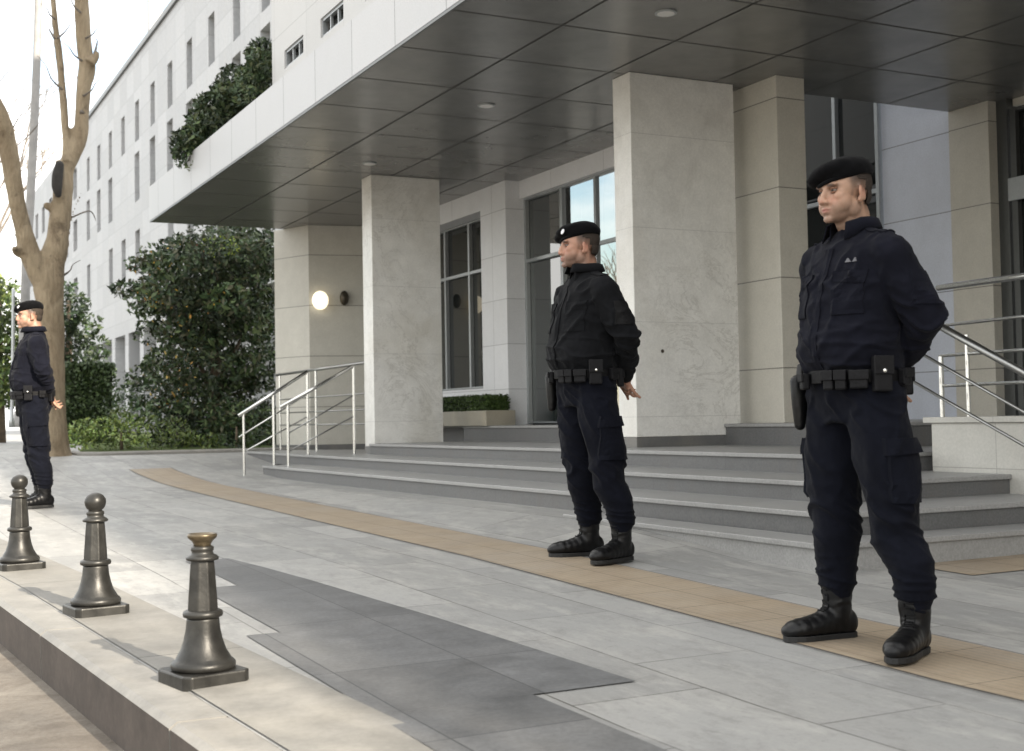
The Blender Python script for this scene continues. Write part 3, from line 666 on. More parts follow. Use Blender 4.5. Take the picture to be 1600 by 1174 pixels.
bush('spreading_shrub', 'low dark green shrub at the foot of the porch corner', 'shrub', (at(370, 700, 20.3).x, 20.3, -.38),
     blob_list([(335, 690), (360, 685), (385, 690), (405, 680), (415, 692), (350, 697), (380, 700)], .10, .18, 20.3, 10, 2, .4), 1700, .07, DKG+MDG[:2])
# planter with clipped box under the left window
PL = empty('planter', (7.0, 15.6, FL), 0, 'low pale stone planter on the landing below the left window', 'planter')
mb = MB(); mb.box(6.98, 7.39, 14.50, 14.545, FL, .12); mb.box(6.98, 7.39, 17.355, 17.4, FL, .12); mb.box(6.98, 7.02, 14.546, 17.354, FL, .12); mb.box(7.345, 7.39, 14.546, 17.354, FL, .12)
obj('trough', mb, stone('planter_stone', (.30, .28, .23), .6, .12, [], stain=.4), PL, bevel=.005)
mb = MB(); mb.box(7.02, 7.345, 14.546, 17.354, FL, .09); obj('soil', mb, plain('dark_soil', (.03, .022, .015), .95), PL)
hedge('box_hedge', 'clipped green box plants growing in the low planter', 7.03, 7.34, 14.6, 17.3, .09, .30, .035, [(.05, .085, .02), (.07, .11, .03), (.035, .06, .015)], 9000)

# ------------------------------------------------------------------ trees
def bark_mat(name, a, b, c3):
    t = NT(name); m = t.noise(2.2, 7, .7, stretch=(2.2, 2.2, .8), dist=.6); f = t.noise(16, 6, .7, stretch=(1.6, 1.6, .4))
    c = t.mix(t.ramp(m, [(.35, 0), (.62, 1)]), a, b); c = t.mix(t.ramp(t.noise(3.3, 6, .7), [(.58, 0), (.68, .8)]), c, c3); c = t.mix(.4, c, t.ramp(f, [(.3, .45), (.65, 1)]), 'MULTIPLY')
    t.set(c, .85, 0, .2); t.bump(t.math('ADD', m, f), 1.0, .05); return t.m
M_PALE = bark_mat('pale_plane_bark', (.25, .195, .13), (.38, .31, .215), (.15, .115, .08))
M_GREYB = bark_mat('grey_bark', (.16, .14, .12), (.25, .22, .19), (.10, .09, .08))
def limb(pts, Y, n=14, jitter=.0, dY=0):
    """smooth limb through (px,py,width px) at distance Y"""
    P = []; Rr = []
    for i, (px, py, w) in enumerate(pts):
        YY = Y+dY*i/(len(pts)-1) if len(pts) > 1 else Y
        p = at(px, py, YY); P.append(p); Rr.append(w*.5*p.dot(_f)/FPX)
    Q = []; S = []; N = len(P)
    for i in range(N-1):
        p0, p1, p2, p3 = P[max(i-1, 0)], P[i], P[i+1], P[min(i+2, N-1)]
        for k in range(6):
            t = k/6; q = .5*((2*p1)+(p2-p0)*t+(2*p0-5*p1+4*p2-p3)*t*t+(3*p1-p0-3*p2+p3)*t**3); Q.append(q); S.append(Rr[i]*(1-t)+Rr[i+1]*t)
    Q.append(P[-1]); S.append(Rr[-1]); return Q, S
YT = 19.45
TR = empty('plane_tree', at(80, 712, YT), 0, 'pale barked street tree with heavy pruned limbs behind the leftmost guard', 'tree')
mb = MB()
for pts, dY in (([(82, 716, 66), (82, 700, 52), (83, 660, 43), (82, 600, 38), (80, 540, 37), (78, 480, 42), (76, 440, 48), (80, 410, 42), (90, 375, 34)], 0),
                ([(72, 450, 34), (52, 410, 30), (36, 360, 27), (24, 300, 26), (14, 240, 28), (6, 200, 30), (-8, 165, 26), (-30, 120, 22)], -.5),
                ([(88, 385, 34), (94, 340, 34), (98, 300, 27), (102, 265, 24), (114, 240, 26), (124, 215, 24), (128, 180, 22), (132, 140, 23), (137, 105, 27), (134, 85, 24), (130, 50, 24), (128, 0, 23), (126, -60, 20)], .2),
                ([(104, 255, 20), (104, 225, 13), (101, 190, 12), (99, 150, 10), (94, 100, 10), (88, 50, 10), (83, 0, 9), (78, -60, 8)], .5),
                ([(93, 330, 22), (92, 300, 17), (94, 270, 15), (92, 250, 12)], -.2),
                ([(140, 100, 22), (149, 90, 14), (152, 80, 8)], 0), ([(90, 330, 18), (74, 322, 10), (70, 318, 6)], 0), ([(88, 440, 12), (104, 395, 4), (112, 340, 3), (128, 300, 2)], .3), ([(30, 395, 14), (22, 388, 9)], -.3)):
    q, s = limb(pts, YT, dY=dY); mb.tube(q, s, 16)
V, F = remeshed(mb, .025, 2)
Nn = normals(V, F); 
for i in range(len(V)):
    p = V[i]; V[i] = p+Nn[i]*(noise.noise(Vector(p)*Vector((3, 3, 1.2)) if False else Vector((p[0]*4, p[1]*4, p[2]*1.6)))*.025+noise.noise(Vector((p[0]*14, p[1]*14, p[2]*5)))*.009)
m2 = MB(); m2.add(V, F); obj('trunk', m2, M_PALE, TR, smooth=True)
for pts in ([(128, 178, 8), (126, 150, 3), (120, 120, 1)], [(112, 340, 3), (140, 330, 2), (150, 345, 1)], [(148, 84, 5), (152, 66, 2), (150, 60, 1)], [(85, 60, 4), (79, 50, 3), (76, 44, 1.5)], [(60, 195, 2), (30, 225, 2), (-5, 240, 3)]):
    q, s = limb(pts, YT, dY=.4); mb = MB(); mb.tube(q, s, 6); obj('twig', mb, M_GREYB, TR, smooth=True)
rt = random.Random(4)
for x0, y0, dx in ((134, 60, 1), (126, 20, -1), (130, 150, 1), (97, 140, -1), (90, 60, 1), (86, 30, -1), (20, 270, -1), (10, 210, 1), (128, 95, -1), (112, 240, 1), (40, 385, -1), (100, 430, 1)):
    L_ = rt.uniform(22, 48); a1 = rt.uniform(.5, 1.1)
    q, s = limb([(x0, y0, 4), (x0+dx*L_*.35, y0-L_*.35*a1, 2.2), (x0+dx*L_*.6+rt.uniform(-4, 4), y0-L_*.8*a1, 1.4), (x0+dx*L_*.9+rt.uniform(-5, 5), y0-L_*1.15*a1, .8)], YT, dY=rt.uniform(-.5, .5)); mb = MB(); mb.tube(q, s, 5); obj('twig', mb, M_GREYB, TR, smooth=True)
mb = MB(); q, s = limb([(91, 304, 10), (89, 292, 16), (90, 275, 17), (93, 258, 13)], YT-.22); mb.capsule(q, s, 14); obj('dark_hollow', mb, plain('hollow_shade', (.03, .028, .026), .95, 0, .3), TR, smooth=True)  # dark solid put in for the shaded hollow between the limbs
# pale leaning poles behind
def pole(name, label, pts, Y, mat, cat, collar=None):
    q, s = limb(pts, Y); e = empty(name, tuple(q[0]), 0, label, cat); mb = MB(); mb.tube(q, s, 12); obj('mast', mb, mat, e, smooth=True)
    a = q[0]; r = s[0]
    mb = MB(); mb.lathe((a.x, a.y, a.z), [(r*1.8, 0), (r*1.8, .10), (r*1.2, .14), (r*1.05, .3)], 16); obj('base_collar', mb, mat, e, smooth=True)
    return e
pole('utility_pole', 'tall pale grey leaning pole behind the tree on the left', [(31, 668, 16), (36, 560, 15), (41, 420, 14), (48, 300, 13), (54, 180, 13), (58, 80, 12), (62, -60, 12)], 26, plain('pale_pole', (.24, .235, .23), .7, 0, .15, 5), 'pole')
pole('thin_post', 'thin pale metal post just in front of the leftmost guard', [(18, 668, 5), (20, 560, 5), (21, 452, 5)], 20.5, M_ALU, 'post')
# bare thin trees further off
def bare_tree(label, px, py, Y, h, seed, lean=(0, 0), thick=.14, depth=6, spread=.5, name='bare_tree', crown=None):
    r_ = random.Random(seed); b = at(px, py, Y); zb = g(b.x, b.y); e = empty(name, (b.x, b.y, zb), 0, label, 'tree', 'bare trees around the building')
    mb = MB(); tw = MB()
    def grow(p, d, L, r, k, m):
        pts = [p]; q = p; dd = d.copy()
        for i in range(4):
            dd = (dd+Vector((r_.uniform(-1, 1), r_.uniform(-1, 1), r_.uniform(-.4, .6)))*.13).normalized(); q = q+dd*(L/4); pts.append(q)
        (mb if k > depth-3 else tw).tube(pts, [r, r*.93, r*.85, r*.76, r*.68], 7 if k > 2 else 4)
        if k <= 0: return
        for i in range(r_.choice((2, 3, 3))):
            a = r_.uniform(0, 6.28); t = r_.uniform(.25, 1)*spread*1.6
            nd = (dd+Vector((math.cos(a)*t, math.sin(a)*t, r_.uniform(-.1, .3)))).normalized()
            s0 = pts[r_.choice((2, 3, 4, 4))]
            grow(s0, nd, L*r_.uniform(.62, .8), r*.62, k-1, 1)
    grow(Vector((b.x, b.y, zb)), Vector((lean[0], lean[1], 1)).normalized(), h*.32, thick, depth, 0)
    obj('trunk', mb, M_GREYB, e, smooth=True); obj('crown', tw, M_GREYB, e)
    return e
bare_tree('bare twiggy tree in the distance left of the pale street tree', -8, 690, 40, 12, 21, (-.1, 0), .12, 5)
e = bare_tree('unseen tree added at the kerb behind the viewer to dapple the sunlight', 0, 690, 30, 11, 77, (0, 0), .17, 5)  # out of view, added to throw dappled shade on the paving
e.location = (1.9, -9.5, g(1.9, -9.5))
mb = MB()
for k in range(26): leaves(mb, (random.uniform(-2.2, 2.0), random.uniform(-2.5, 2.5), random.uniform(3.0, 8.2)), (.45, .45, .35), 70, .13, MDG)  # sparse leaf clumps added to break up the sunlight
obj('crown', mb, M_LEAF, e, world=False)
bare_tree('bare tree added behind the entrance glass in place of tree reflections', 930, 655, 36, 9, 9, (.05, 0), .16, 6)  # added behind the clear panes in place of trees reflected in them
# ------------------------------------------------------------------ long office wing on the left
XF = 12.0
LW = empty('long_office_wing', (XF, 60, -.3), 0, 'long white stone office wing with rows of narrow windows receding at the left', 'building')
y0w = 47.95-3.6*6; hol = []
for k in range(0, 12):
    y = 36.6+3.6*k
    hol.append((y+.3, y+1.25, 13.55, 15.45))
    if k % 5 != 3: hol.append((y+.3, y+1.45, 10.70, 13.0))
    if k % 4 != 2: hol.append((y+.3, y+1.40, 7.2, 9.3))
ZL = 4.55
rows = hol[:]
mb = MB(); wall_x(mb, XF, 35.0, 79.5, ZL, 17.6, rows, .42)
XB = XF+3.5
mb.quad((XF, 79.5, ZL), (XF, 79.5, 17.6), (XB, 79.5, 17.6), (XB, 79.5, ZL)); mb.quad((XF, 35, ZL), (XF, 35, 17.6), (XB, 35, 17.6), (XB, 35, ZL))
mb.quad((XF, 35, 17.6), (XB, 35, 17.6), (XB, 79.5, 17.6), (XF, 79.5, 17.6)); mb.quad((XF, 35, ZL), (XF+1.6, 35, ZL), (XF+1.6, 79.5, ZL), (XF, 79.5, ZL)); mb.quad((XB, 35, -.5), (XB, 35, 17.6), (XB, 79.5, 17.6), (XB, 79.5, -.5))
M_LONG = stone('pale_wing_cladding', (.42, .427, .44), .55, .10, [(2, 1.2, .4), (1, 1.8, .3)], .022, .14, stain=.2, warm=(.5, .48, .45), jcol=.72, grain=8)
obj('wall', mb, M_LONG, LW)
mb = MB(); mb.box(XF-.12, XB+.1, 34.9, 79.6, 17.602, 17.85); obj('roof_trim', mb, M_ALUD, LW)
mb = MB(); mb.box(XF+1.6, XB-.01, 35, 79.5, -.5, ZL); obj('ground_floor_wall', mb, plain('grey_base_wall', (.34, .34, .34), .7), LW)  # one even grey for the recessed ground floor
for k in range(12):
    y = 35.5+3.7*k; mb = MB(); mb.box(XF, XF+.8, y, y+.9, -.5, ZL-.002); obj('pillar', mb, M_LONG, LW)
for a, b, c, d in rows:
    mb = MB(); X0 = XF+.30; mb.box(X0, X0+.06, a+.001, a+.07, c, d); mb.box(X0, X0+.06, b-.07, b-.001, c, d); mb.box(X0, X0+.06, a+.07, b-.07, d-.07, d-.001); mb.box(X0, X0+.06, a+.07, b-.07, c+.001, c+.07); mb.box(X0, X0+.06, (a+b)/2-.03, (a+b)/2+.03, c+.07, d-.07)
    w = obj('window', mb, M_ALU, LW); mb = MB(); mb.box(X0+.07, X0+.09, a, b, c, d); obj('pane', mb, M_GLASSF, w)
for y, h in ((62.5, 5.0), (56.3, 2.8)):
    mb = MB(); mb.box(XF+.6, XF+1.2, y, y+.55, 17.852, 17.85+h); obj('roof_post', mb, plain('roof_post', (.45, .45, .46), .6), LW)
# farther, lower wing end seen left of the pale tree
LW2 = empty('far_office_block', (XF+1, 90, -.3), 0, 'distant pale office block end glimpsed between the limbs of the street tree', 'building')
mb = MB(); wall_x(mb, XF+1.0, 82, 120, -.5, 19.0, [(84+4*k, 85.6+4*k, z, z+2) for k in range(9) for z in (4, 7.8, 11.6, 15)], .4); mb.quad((XF+1, 82, -.5), (XF+9, 82, -.5), (XF+9, 82, 19), (XF+1, 82, 19)); mb.quad((XF+1, 82, 19), (XF+9, 82, 19), (XF+9, 120, 19), (XF+1, 120, 19))
obj('wall', mb, M_LONG, LW2)
mb = MB(); mb.box(XF+1.5, XF+1.6, 82.1, 120, -.5, 18.9); obj('glazing', mb, M_GLASSD, LW2)

# unseen wing added behind the viewer, its height set to shade the paving
BW = empty('unseen_shading_wing', (9, -30, -.9), 0, 'unseen white office wing added behind the viewer to shade the paving', 'building')
mb = MB(); wall_x(mb, 7.6, -70, 1.9, -.9, 15.6, [(-68+3.6*k, -66.2+3.6*k, z, z+1.8) for k in range(19) for z in (.4, 3.9, 7.4, 10.9)], .3)
mb.quad((7.6, 1.9, -.9), (7.6, 1.9, 15.6), (20, 1.9, 15.6), (20, 1.9, -.9)); mb.quad((7.6, -70, 15.6), (20, -70, 15.6), (20, 1.9, 15.6), (7.6, 1.9, 15.6)); mb.quad((7.6, -70, -.9), (20, -70, -.9), (20, -70, 15.6), (7.6, -70, 15.6))
obj('wall', mb, M_LONG, BW)
mb = MB(); mb.box(7.95, 8.0, -69.5, 1.5, -.5, 13.8); obj('glazing', mb, M_GLASSD, BW)

# ------------------------------------------------------------------ bollards
M_IRON = plain('weathered_cast_iron', (.034, .033, .030), .40, .55, .6, 9, .35, detail=8)
M_IRONB = plain('worn_bronze_neck', (.12, .095, .060), .35, .7, .4, 22, .2)
def bollard(loc, label, broken, rz):
    e = empty('bollard', loc, rz, label, 'bollard', 'cast iron bollards along the kerb')
    mb = MB(); q = .112
    mb.prism([(-q, -q+.02), (-q+.02, -q), (q-.02, -q), (q, -q+.02), (q, q-.02), (q-.02, q), (-q+.02, q), (-q, q-.02)], -.02, .035)
    obj('base_plate', mb, M_IRON, e, world=False, bevel=.006)
    mb = MB(); mb.lathe((0, 0, .034), [(.094, 0), (.101, .008), (.101, .020), (.095, .028), (.088, .032), (.084, .040), (.071, .062), (.061, .092), (.054, .125), (.051, .155), (.050, .163)], 48)
    obj('foot', mb, M_IRON, e, world=False, smooth=True)
    mb = MB(); mb.lathe((0, 0, .196), [(.052, 0), (.061, .004), (.063, .012), (.061, .020), (.050, .025)], 48); obj('collar', mb, M_IRON, e, world=False, smooth=True)
    vs = MB(); n = 48; prof = [(.048, .220), (.046, .26), (.043, .30), (.040, .345), (.037, .375)]
    pts = []
    for r, z in prof:
        for k in range(n):
            a = 2*math.pi*k/n; rr = r*(1-.10*abs(math.sin(a*4))**.6+.03); pts.append((rr*math.cos(a), rr*math.sin(a), z))
    vs.add(pts, [(i*n+k, i*n+(k+1) % n, (i+1)*n+(k+1) % n, (i+1)*n+k) for i in range(len(prof)-1) for k in range(n)]); obj('shaft', vs, M_IRON, e, world=False, smooth=True)
    mb = MB(); mb.lathe((0, 0, .374), [(.036, 0), (.050, .004), (.052, .011), (.046, .017), (.036, .022), (.033, .030), (.036, .035), (.036, .044), (.031, .048)], 40); obj('collar', mb, M_IRON, e, world=False, smooth=True)
    if broken:
        mb = MB(); mb.lathe((0, 0, .420), [(.028, 0), (.027, .008), (.034, .018), (.045, .028), (.047, .036), (.044, .041), (.040, .040), (.034, .034), (.02, .032)], 40)
        obj('broken_neck', mb, M_IRONB, e, world=False, smooth=True)
    else:
        mb = MB(); mb.lathe((0, 0, .420), [(.028, 0), (.027, .006), (.035, .012), (.041, .024), (.044, .038), (.042, .052), (.034, .065), (.022, .073), (.012, .077), (.004, .079)], 40)
        obj('ball', mb, M_IRON, e, world=False, smooth=True)
    return e
for (px, py, lab, br) in ((318, 1062, 'cast iron bollard nearest the viewer with its ball top broken off', True), (150, 957, 'middle cast iron bollard of the row with a ball top', False), (31, 888, 'farthest cast iron bollard with ball top, cut by the left edge', False)):
    d = _ray(px, py); t = 1.0
    while (d*t).z > g((d*t).x, (d*t).y)+.005: t += .002
    p = d*t; bollard((p.x, p.y, p.z), lab, br, R(12 if br else 8))

# ------------------------------------------------------------------ people
def smooth01(x): x = min(max(x, 0), 1); return x*x*(3-2*x)
def skin_mat():
    t = NT('skin'); q = t.n('Attribute', attribute_name='Col'); f = t.noise(180, 4, .7); m = t.noise(26, 4, .6)
    c = t.mix(.25, q.outputs['Color'], t.ramp(m, [(.3, (.72, .60, .55)), (.7, (1, 1, 1))]), 'MULTIPLY'); c = t.mix(.12, c, t.ramp(f, [(.3, .4), (.7, 1)]), 'MULTIPLY')
    t.set(c, .5, 0, .35); t.b.inputs['Subsurface Weight'].default_value = .12; t.b.inputs['Subsurface Radius'].default_value = (.012, .005, .003); t.b.inputs['Subsurface Scale'].default_value = 1.0
    t.bump(f, .12, .002); return t.m
M_SKIN = skin_mat()
def cloth(name, col, rough=.85, sheen=.0, weave=900):
    t = NT(name); f = t.noise(weave, 2, .6); m = t.noise(7, 6, .65); d = t.noise(38, 4, .7)
    c = t.mix(t.ramp(m, [(.3, 0), (.72, 1)]), tuple(x*.75 for x in col), tuple(x*1.30 for x in col)); c = t.mix(.3, c, t.ramp(d, [(.35, .6), (.7, 1)]), 'MULTIPLY')
    t.set(c, rough, 0, .06); t.b.inputs['Sheen Weight'].default_value = .03; t.b.inputs['Sheen Roughness'].default_value = .5
    t.bump(t.math('ADD', t.math('MULTIPLY', d, .8), t.math('MULTIPLY', f, .5)), .35, .004); return t.m
M_NAVY = cloth('navy_ripstop', (.0060, .0065, .0110)); M_BLACKJ = cloth('black_jacket_cloth', (.0062, .0066, .0078), .78); M_TRO = cloth('navy_black_trousers', (.0045, .0052, .0090))
M_BERET = cloth('black_wool', (.0035, .0035, .004), .95); M_LEATHER = plain('black_boot_leather', (.0030, .0030, .0034), .38, 0, .3, 30, .25, .28); M_SOLE = plain('rubber_sole', (.006, .006, .006), .6)
M_WEB = plain('black_webbing', (.005, .005, .0055), .6, 0, .2, 60, .3, .15); M_POUCH = plain('black_pouch_cloth', (.006, .006, .007), .55, 0, .25, 50, .25, .15); M_SNAP = plain('nickel_snap', (.75, .74, .70), .2, 1.0)
M_BADGE = plain('silver_badge', (.55, .55, .56), .35, .7, .3, 120, .3); M_THREAD = plain('grey_thread', (.10, .10, .11), .8)
def hair_mat():
    t = NT('cropped_hair'); f = t.noise(420, 3, .7); t.set(t.mix(t.ramp(f, [(.35, 0), (.65, 1)]), (.012, .009, .007), (.05, .037, .028)), .75, 0, .3); t.bump(f, .7, .004); return t.m
M_HAIR = hair_mat()

def head_mb(mb, o, Rm, s=1.0, full=1.0):
    """overlapping solids for one head; o = point between the eyes' level, Rm turns it"""
    def P(x, y, z): return Vector(o)+Rm @ Vector((x*s, y*s, z*s))
    def E_(c, r, rot=None): mb.ell(P(*c), tuple(q*s for q in r), Rm @ rot if rot is not None else Rm, 24, 16)
    E_((0, .014, .034), (.076, .096, .084)); E_((0, -.012, .012), (.070, .080, .070))
    E_((0, -.026, -.035), (.058*full, .062, .072)); E_((0, -.038, -.076), (.047*full, .050, .036))
    for k in (-1, 1):
        E_((.043*k*full, -.002, -.058), (.022, .034, .036)); E_((.044*k, -.054, -.022), (.023, .028, .024))
        E_((.028*k, -.080, .017), (.028, .013, .009), Matrix.Rotation(-.12*k, 3, 'Y'))
        E_((.030*k*full, -.058, -.055), (.026, .027, .034)); E_((.040*k*full, -.042, -.042), (.028, .034, .038))
        E_((.0125*k, -.094, -.043), (.009, .012, .009))
        ear = Matrix.Rotation(.28, 3, 'X') @ Matrix.Rotation(.35*k, 3, 'Z')
        E_((.080*k, .014, -.012), (.0075, .019, .032), ear); E_((.077*k, .004, -.036), (.007, .010, .012), ear)
    mb.capsule([P(0, -.080, .012), P(0, -.095, -.012), P(0, -.100, -.034)], [.0085*s, .0100*s, .0115*s], 12)
    E_((0, -.100, -.040), (.0125, .012, .0105))
    E_((0, -.086, -.066), (.024, .0125, .0065)); E_((0, -.085, -.0765), (.020, .0120, .0068)); E_((0, -.074, -.101), (.022, .018, .015)); E_((0, -.08, -.056), (.016, .012, .012))
    mb.capsule([P(0, .022, -.045), P(0, .024, -.10)], [.056*s, .056*s], 20)
def sculpt_head(V, o, Rm, s=1.0):
    Ri = Rm.inverted(); ov = np.array(o); L = (V-ov) @ np.array(Ri).T / s
    def push(c, r, d, k=1.0):
        q = ((L-np.array(c))/np.array(r)); w = np.exp(-(q**2).sum(1)*1.4); L[:] += w[:, None]*np.array(d)
    hd = (np.abs(L).max(1) < .2)
    for k in (-1, 1):
        push((.031*k, -.082, .000), (.017, .03, .011), (0, .0115, 0)); push((.016*k, -.082, -.002), (.008, .03, .012), (0, .006, 0))
        push((.030*k, -.078, .0145), (.025, .02, .005), (0, -.0025, 0)); push((.027*k, -.085, -.060), (.004, .02, .010), (0, .0025, 0))
        push((.084*k, .013, -.008), (.006, .011, .018), (-.006*k, 0, 0)); push((.030*k, -.076, -.0165), (.018, .02, .005), (0, .001, 0))
        push((.0065*k, -.102, -.050), (.004, .006, .003), (0, .002, .003))
    push((0, -.097, -.0715), (.022, .02, .0022), (0, .0045, 0)); push((0, -.09, -.089), (.016, .02, .005), (0, .004, 0)); push((0, -.10, -.058), (.003, .02, .006), (0, .0015, 0))
    L = L*s; return np.where(hd[:, None], L @ np.array(Rm).T + ov, V)
def skin_colors(V, o, Rm, s, hands_z, tone, stubble):
    L = (V-np.array(o)) @ np.array(Rm.inverted()).T / s; n = len(V); C = np.tile(np.array(tone), (n, 1))
    x, y, z = np.abs(L[:, 0]), L[:, 1], L[:, 2]
    def G(c, r): q = (np.stack([x-c[0], y-c[1], z-c[2]], 1)/np.array(r)); return np.exp(-(q**2).sum(1)*1.4)[:, None]
    def mixc(w, c): C[:] = C*(1-w)+np.array(c)*w
    mixc(.45*G((.035, -.08, -.035), (.03, .03, .022)), (.44, .19, .13)); mixc(.5*G((0, -.11, -.042), (.014, .016, .012)), (.47, .20, .14))
    mixc(.55*G((.08, .01, -.01), (.012, .03, .03)), (.42, .17, .12))
    # shaved beard shadow on jaw and upper lip
    b = 1/(1+np.exp((z+.052)/.008)); b *= 1/(1+np.exp((y-.03)/.012)); b *= (z > -.14); b = b*(1-np.exp(-((x/.02)**2+((z+.071)/.009)**2)*1.2)*.8)
    mixc((stubble*b)[:, None], (.13, .10, .085))
    mixc(.72*np.clip(G((0, -.094, -.071), (.024, .03, .0095))*1.3, 0, 1), (.33, .12, .10)); mixc(.85*np.clip(G((0, -.094, -.0713), (.026, .03, .0022)), 0, 1), (.10, .03, .03))
    # brows, lids, and eye-socket shade painted into the skin
    br = np.exp(-(((x-.030)/.021)**4)-(((z-(.0170-.10*(x-.03)))/.0066)**2))*(y < -.055); mixc(.95*br[:, None], (.014, .009, .007))
    ey = np.exp(-(((x-.031)/.0150)**4)-(((z-.0050)/.0040)**2))*(y < -.05); mixc(.9*ey[:, None], (.015, .010, .009))
    sh = np.exp(-(((x-.031)/.019)**2)-(((z-.001)/.011)**2))*(y < -.05); mixc(.5*sh[:, None], (.15, .075, .055))
    # cropped hair shadow at the temples and nape
    t = 1/(1+np.exp((y+.030+.18*np.clip(z-.03, -.05, .05))/.0045))       # 1 in front of the hairline
    hz = 1/(1+np.exp(-(z+.004+.9*(y > .03)*(y-.03))/.006)); lobe = (x > .083)*(y > -.02)*(y < .05)
    w = np.clip((1-t)*hz, 0, 1)*(1-lobe); w = np.maximum(w, (y > .045)*(z > -.085)*1.0/(1+np.exp(-(z+.072)/.008)))
    sb = np.exp(-((y+.018)/.008)**2)*(z > -.022)*(z < .04)*(x > .05); w = np.maximum(w, sb*.8)
    mixc(((.55+.35*np.clip((z-.0)/.04, 0, 1))*w)[:, None], (.035, .026, .021))
    return C
def hand(mb, wrist, d, palm_n, side, curl=.5, s=1.0):
    """palm plus five separate jointed fingers; d = finger direction, palm_n = where the palm faces, side = +1/-1 thumb side"""
    d = Vector(d).normalized(); pn = Vector(palm_n); pn = (pn-d*pn.dot(d)).normalized(); t = d.cross(pn)*side
    w = Vector(wrist); mb.capsule([w-d*.03*s, w+d*.01*s], [(.023*s, .029*s)]*2, 14)
    k = w+d*.085*s
    mb.ell(w+d*.048*s, (.050*s, .043*s, .0165*s), Matrix((d, t, pn)).transposed(), 18, 12, .85)
    for i, (off, L, r) in enumerate(((.031, .070, .0086), (.0105, .078, .0088), (-.0105, .073, .0084), (-.030, .058, .0074))):
        p = w+d*(.082-.006*abs(i-1.2))*s+t*off*s; dd = (d+t*off*1.5).normalized(); pts = [p-dd*.016*s, p]; rad = [r*1.05*s, r*s]
        c = curl*(1+.15*i)
        for seg, f in enumerate((.45, .31, .24)):
            a = c*(.6+.5*seg); dd = (Matrix.Rotation(a, 3, dd.cross(pn)) @ dd).normalized(); p = p+dd*L*f*s; pts.append(p); rad.append(r*(.95-.09*seg)*s)
        mb.capsule(pts, rad, 10)
    p = w+d*.018*s+t*.034*s; dd = (d*.75+t*.75+pn*.25).normalized()
    pts = [p-dd*.01*s, p, p+dd*.038*s]; dd2 = (dd+d*.5+pn*.3).normalized(); pts += [pts[-1]+dd2*.030*s, pts[-1]+dd2*.030*s+(dd2+pn*.3).normalized()*.024*s]
    mb.capsule(pts, [.013*s, .0125*s, .0105*s, .0095*s, .008*s], 10)

def nz(p, f, o=0): return noise.noise(Vector((p[0]*f[0]+o, p[1]*f[1]+o, p[2]*f[2]-o)))
def ridge(v): return max(0., 1-abs(v)*3.0)**1.4*1.5-.45
def wrinkle(V, F, fn, seed):
    N = normals(V, F); out = V.copy()
    for i in range(len(V)):
        out[i] = V[i]+N[i]*fn(V[i], N[i], seed)
    return out
def patch(bvh, origin, direction, ax, ay, poly, thick, n=10, gap=.003, curve=None):
    """cloth patch laid on a surface: outline poly in (ax, ay) coordinates sampled on a grid, projected along direction"""
    o = Vector(origin); d = Vector(direction).normalized(); ax = Vector(ax); ay = Vector(ay); mb = MB()
    (u0, v0), (u1, v1), (u2, v2), (u3, v3) = poly; P = []
    last = None
    for j in range(n+1):
        for i in range(n+1):
            s, t = i/n, j/n
            u = (u0*(1-s)+u1*s)*(1-t)+(u3*(1-s)+u2*s)*t; v = (v0*(1-s)+v1*s)*(1-t)+(v3*(1-s)+v2*s)*t
            q = o+ax*u+ay*v; h = bvh.ray_cast(q-d*.4, d, .8)
            p = h[0] if h[0] is not None else (last if last is not None else q); last = p
            if curve: p = p-d*curve(s, t)
            P.append(p)
    m = (n+1)**2; top = [p-d*(gap+thick) for p in P]; bot = [p+d*.006 for p in P]
    fs = [(j*(n+1)+i, j*(n+1)+i+1, (j+1)*(n+1)+i+1, (j+1)*(n+1)+i) for j in range(n) for i in range(n)]
    bd = [i for i in range(n+1)]+[(j+1)*(n+1)-1 for j in range(1, n+1)]+[n*(n+1)+i for i in range(n-1, -1, -1)]+[j*(n+1) for j in range(n-1, 0, -1)]
    fs2 = [tuple(m+k for k in f[::-1]) for f in fs]
    side = [(bd[k], bd[(k+1) % len(bd)], m+bd[(k+1) % len(bd)], m+bd[k]) for k in range(len(bd))]
    mb.add(top+bot, fs+fs2+side); return mb

def soften(o, n=2):
    m = o.modifiers.new('soften', 'SMOOTH'); m.iterations = n; m.factor = .5

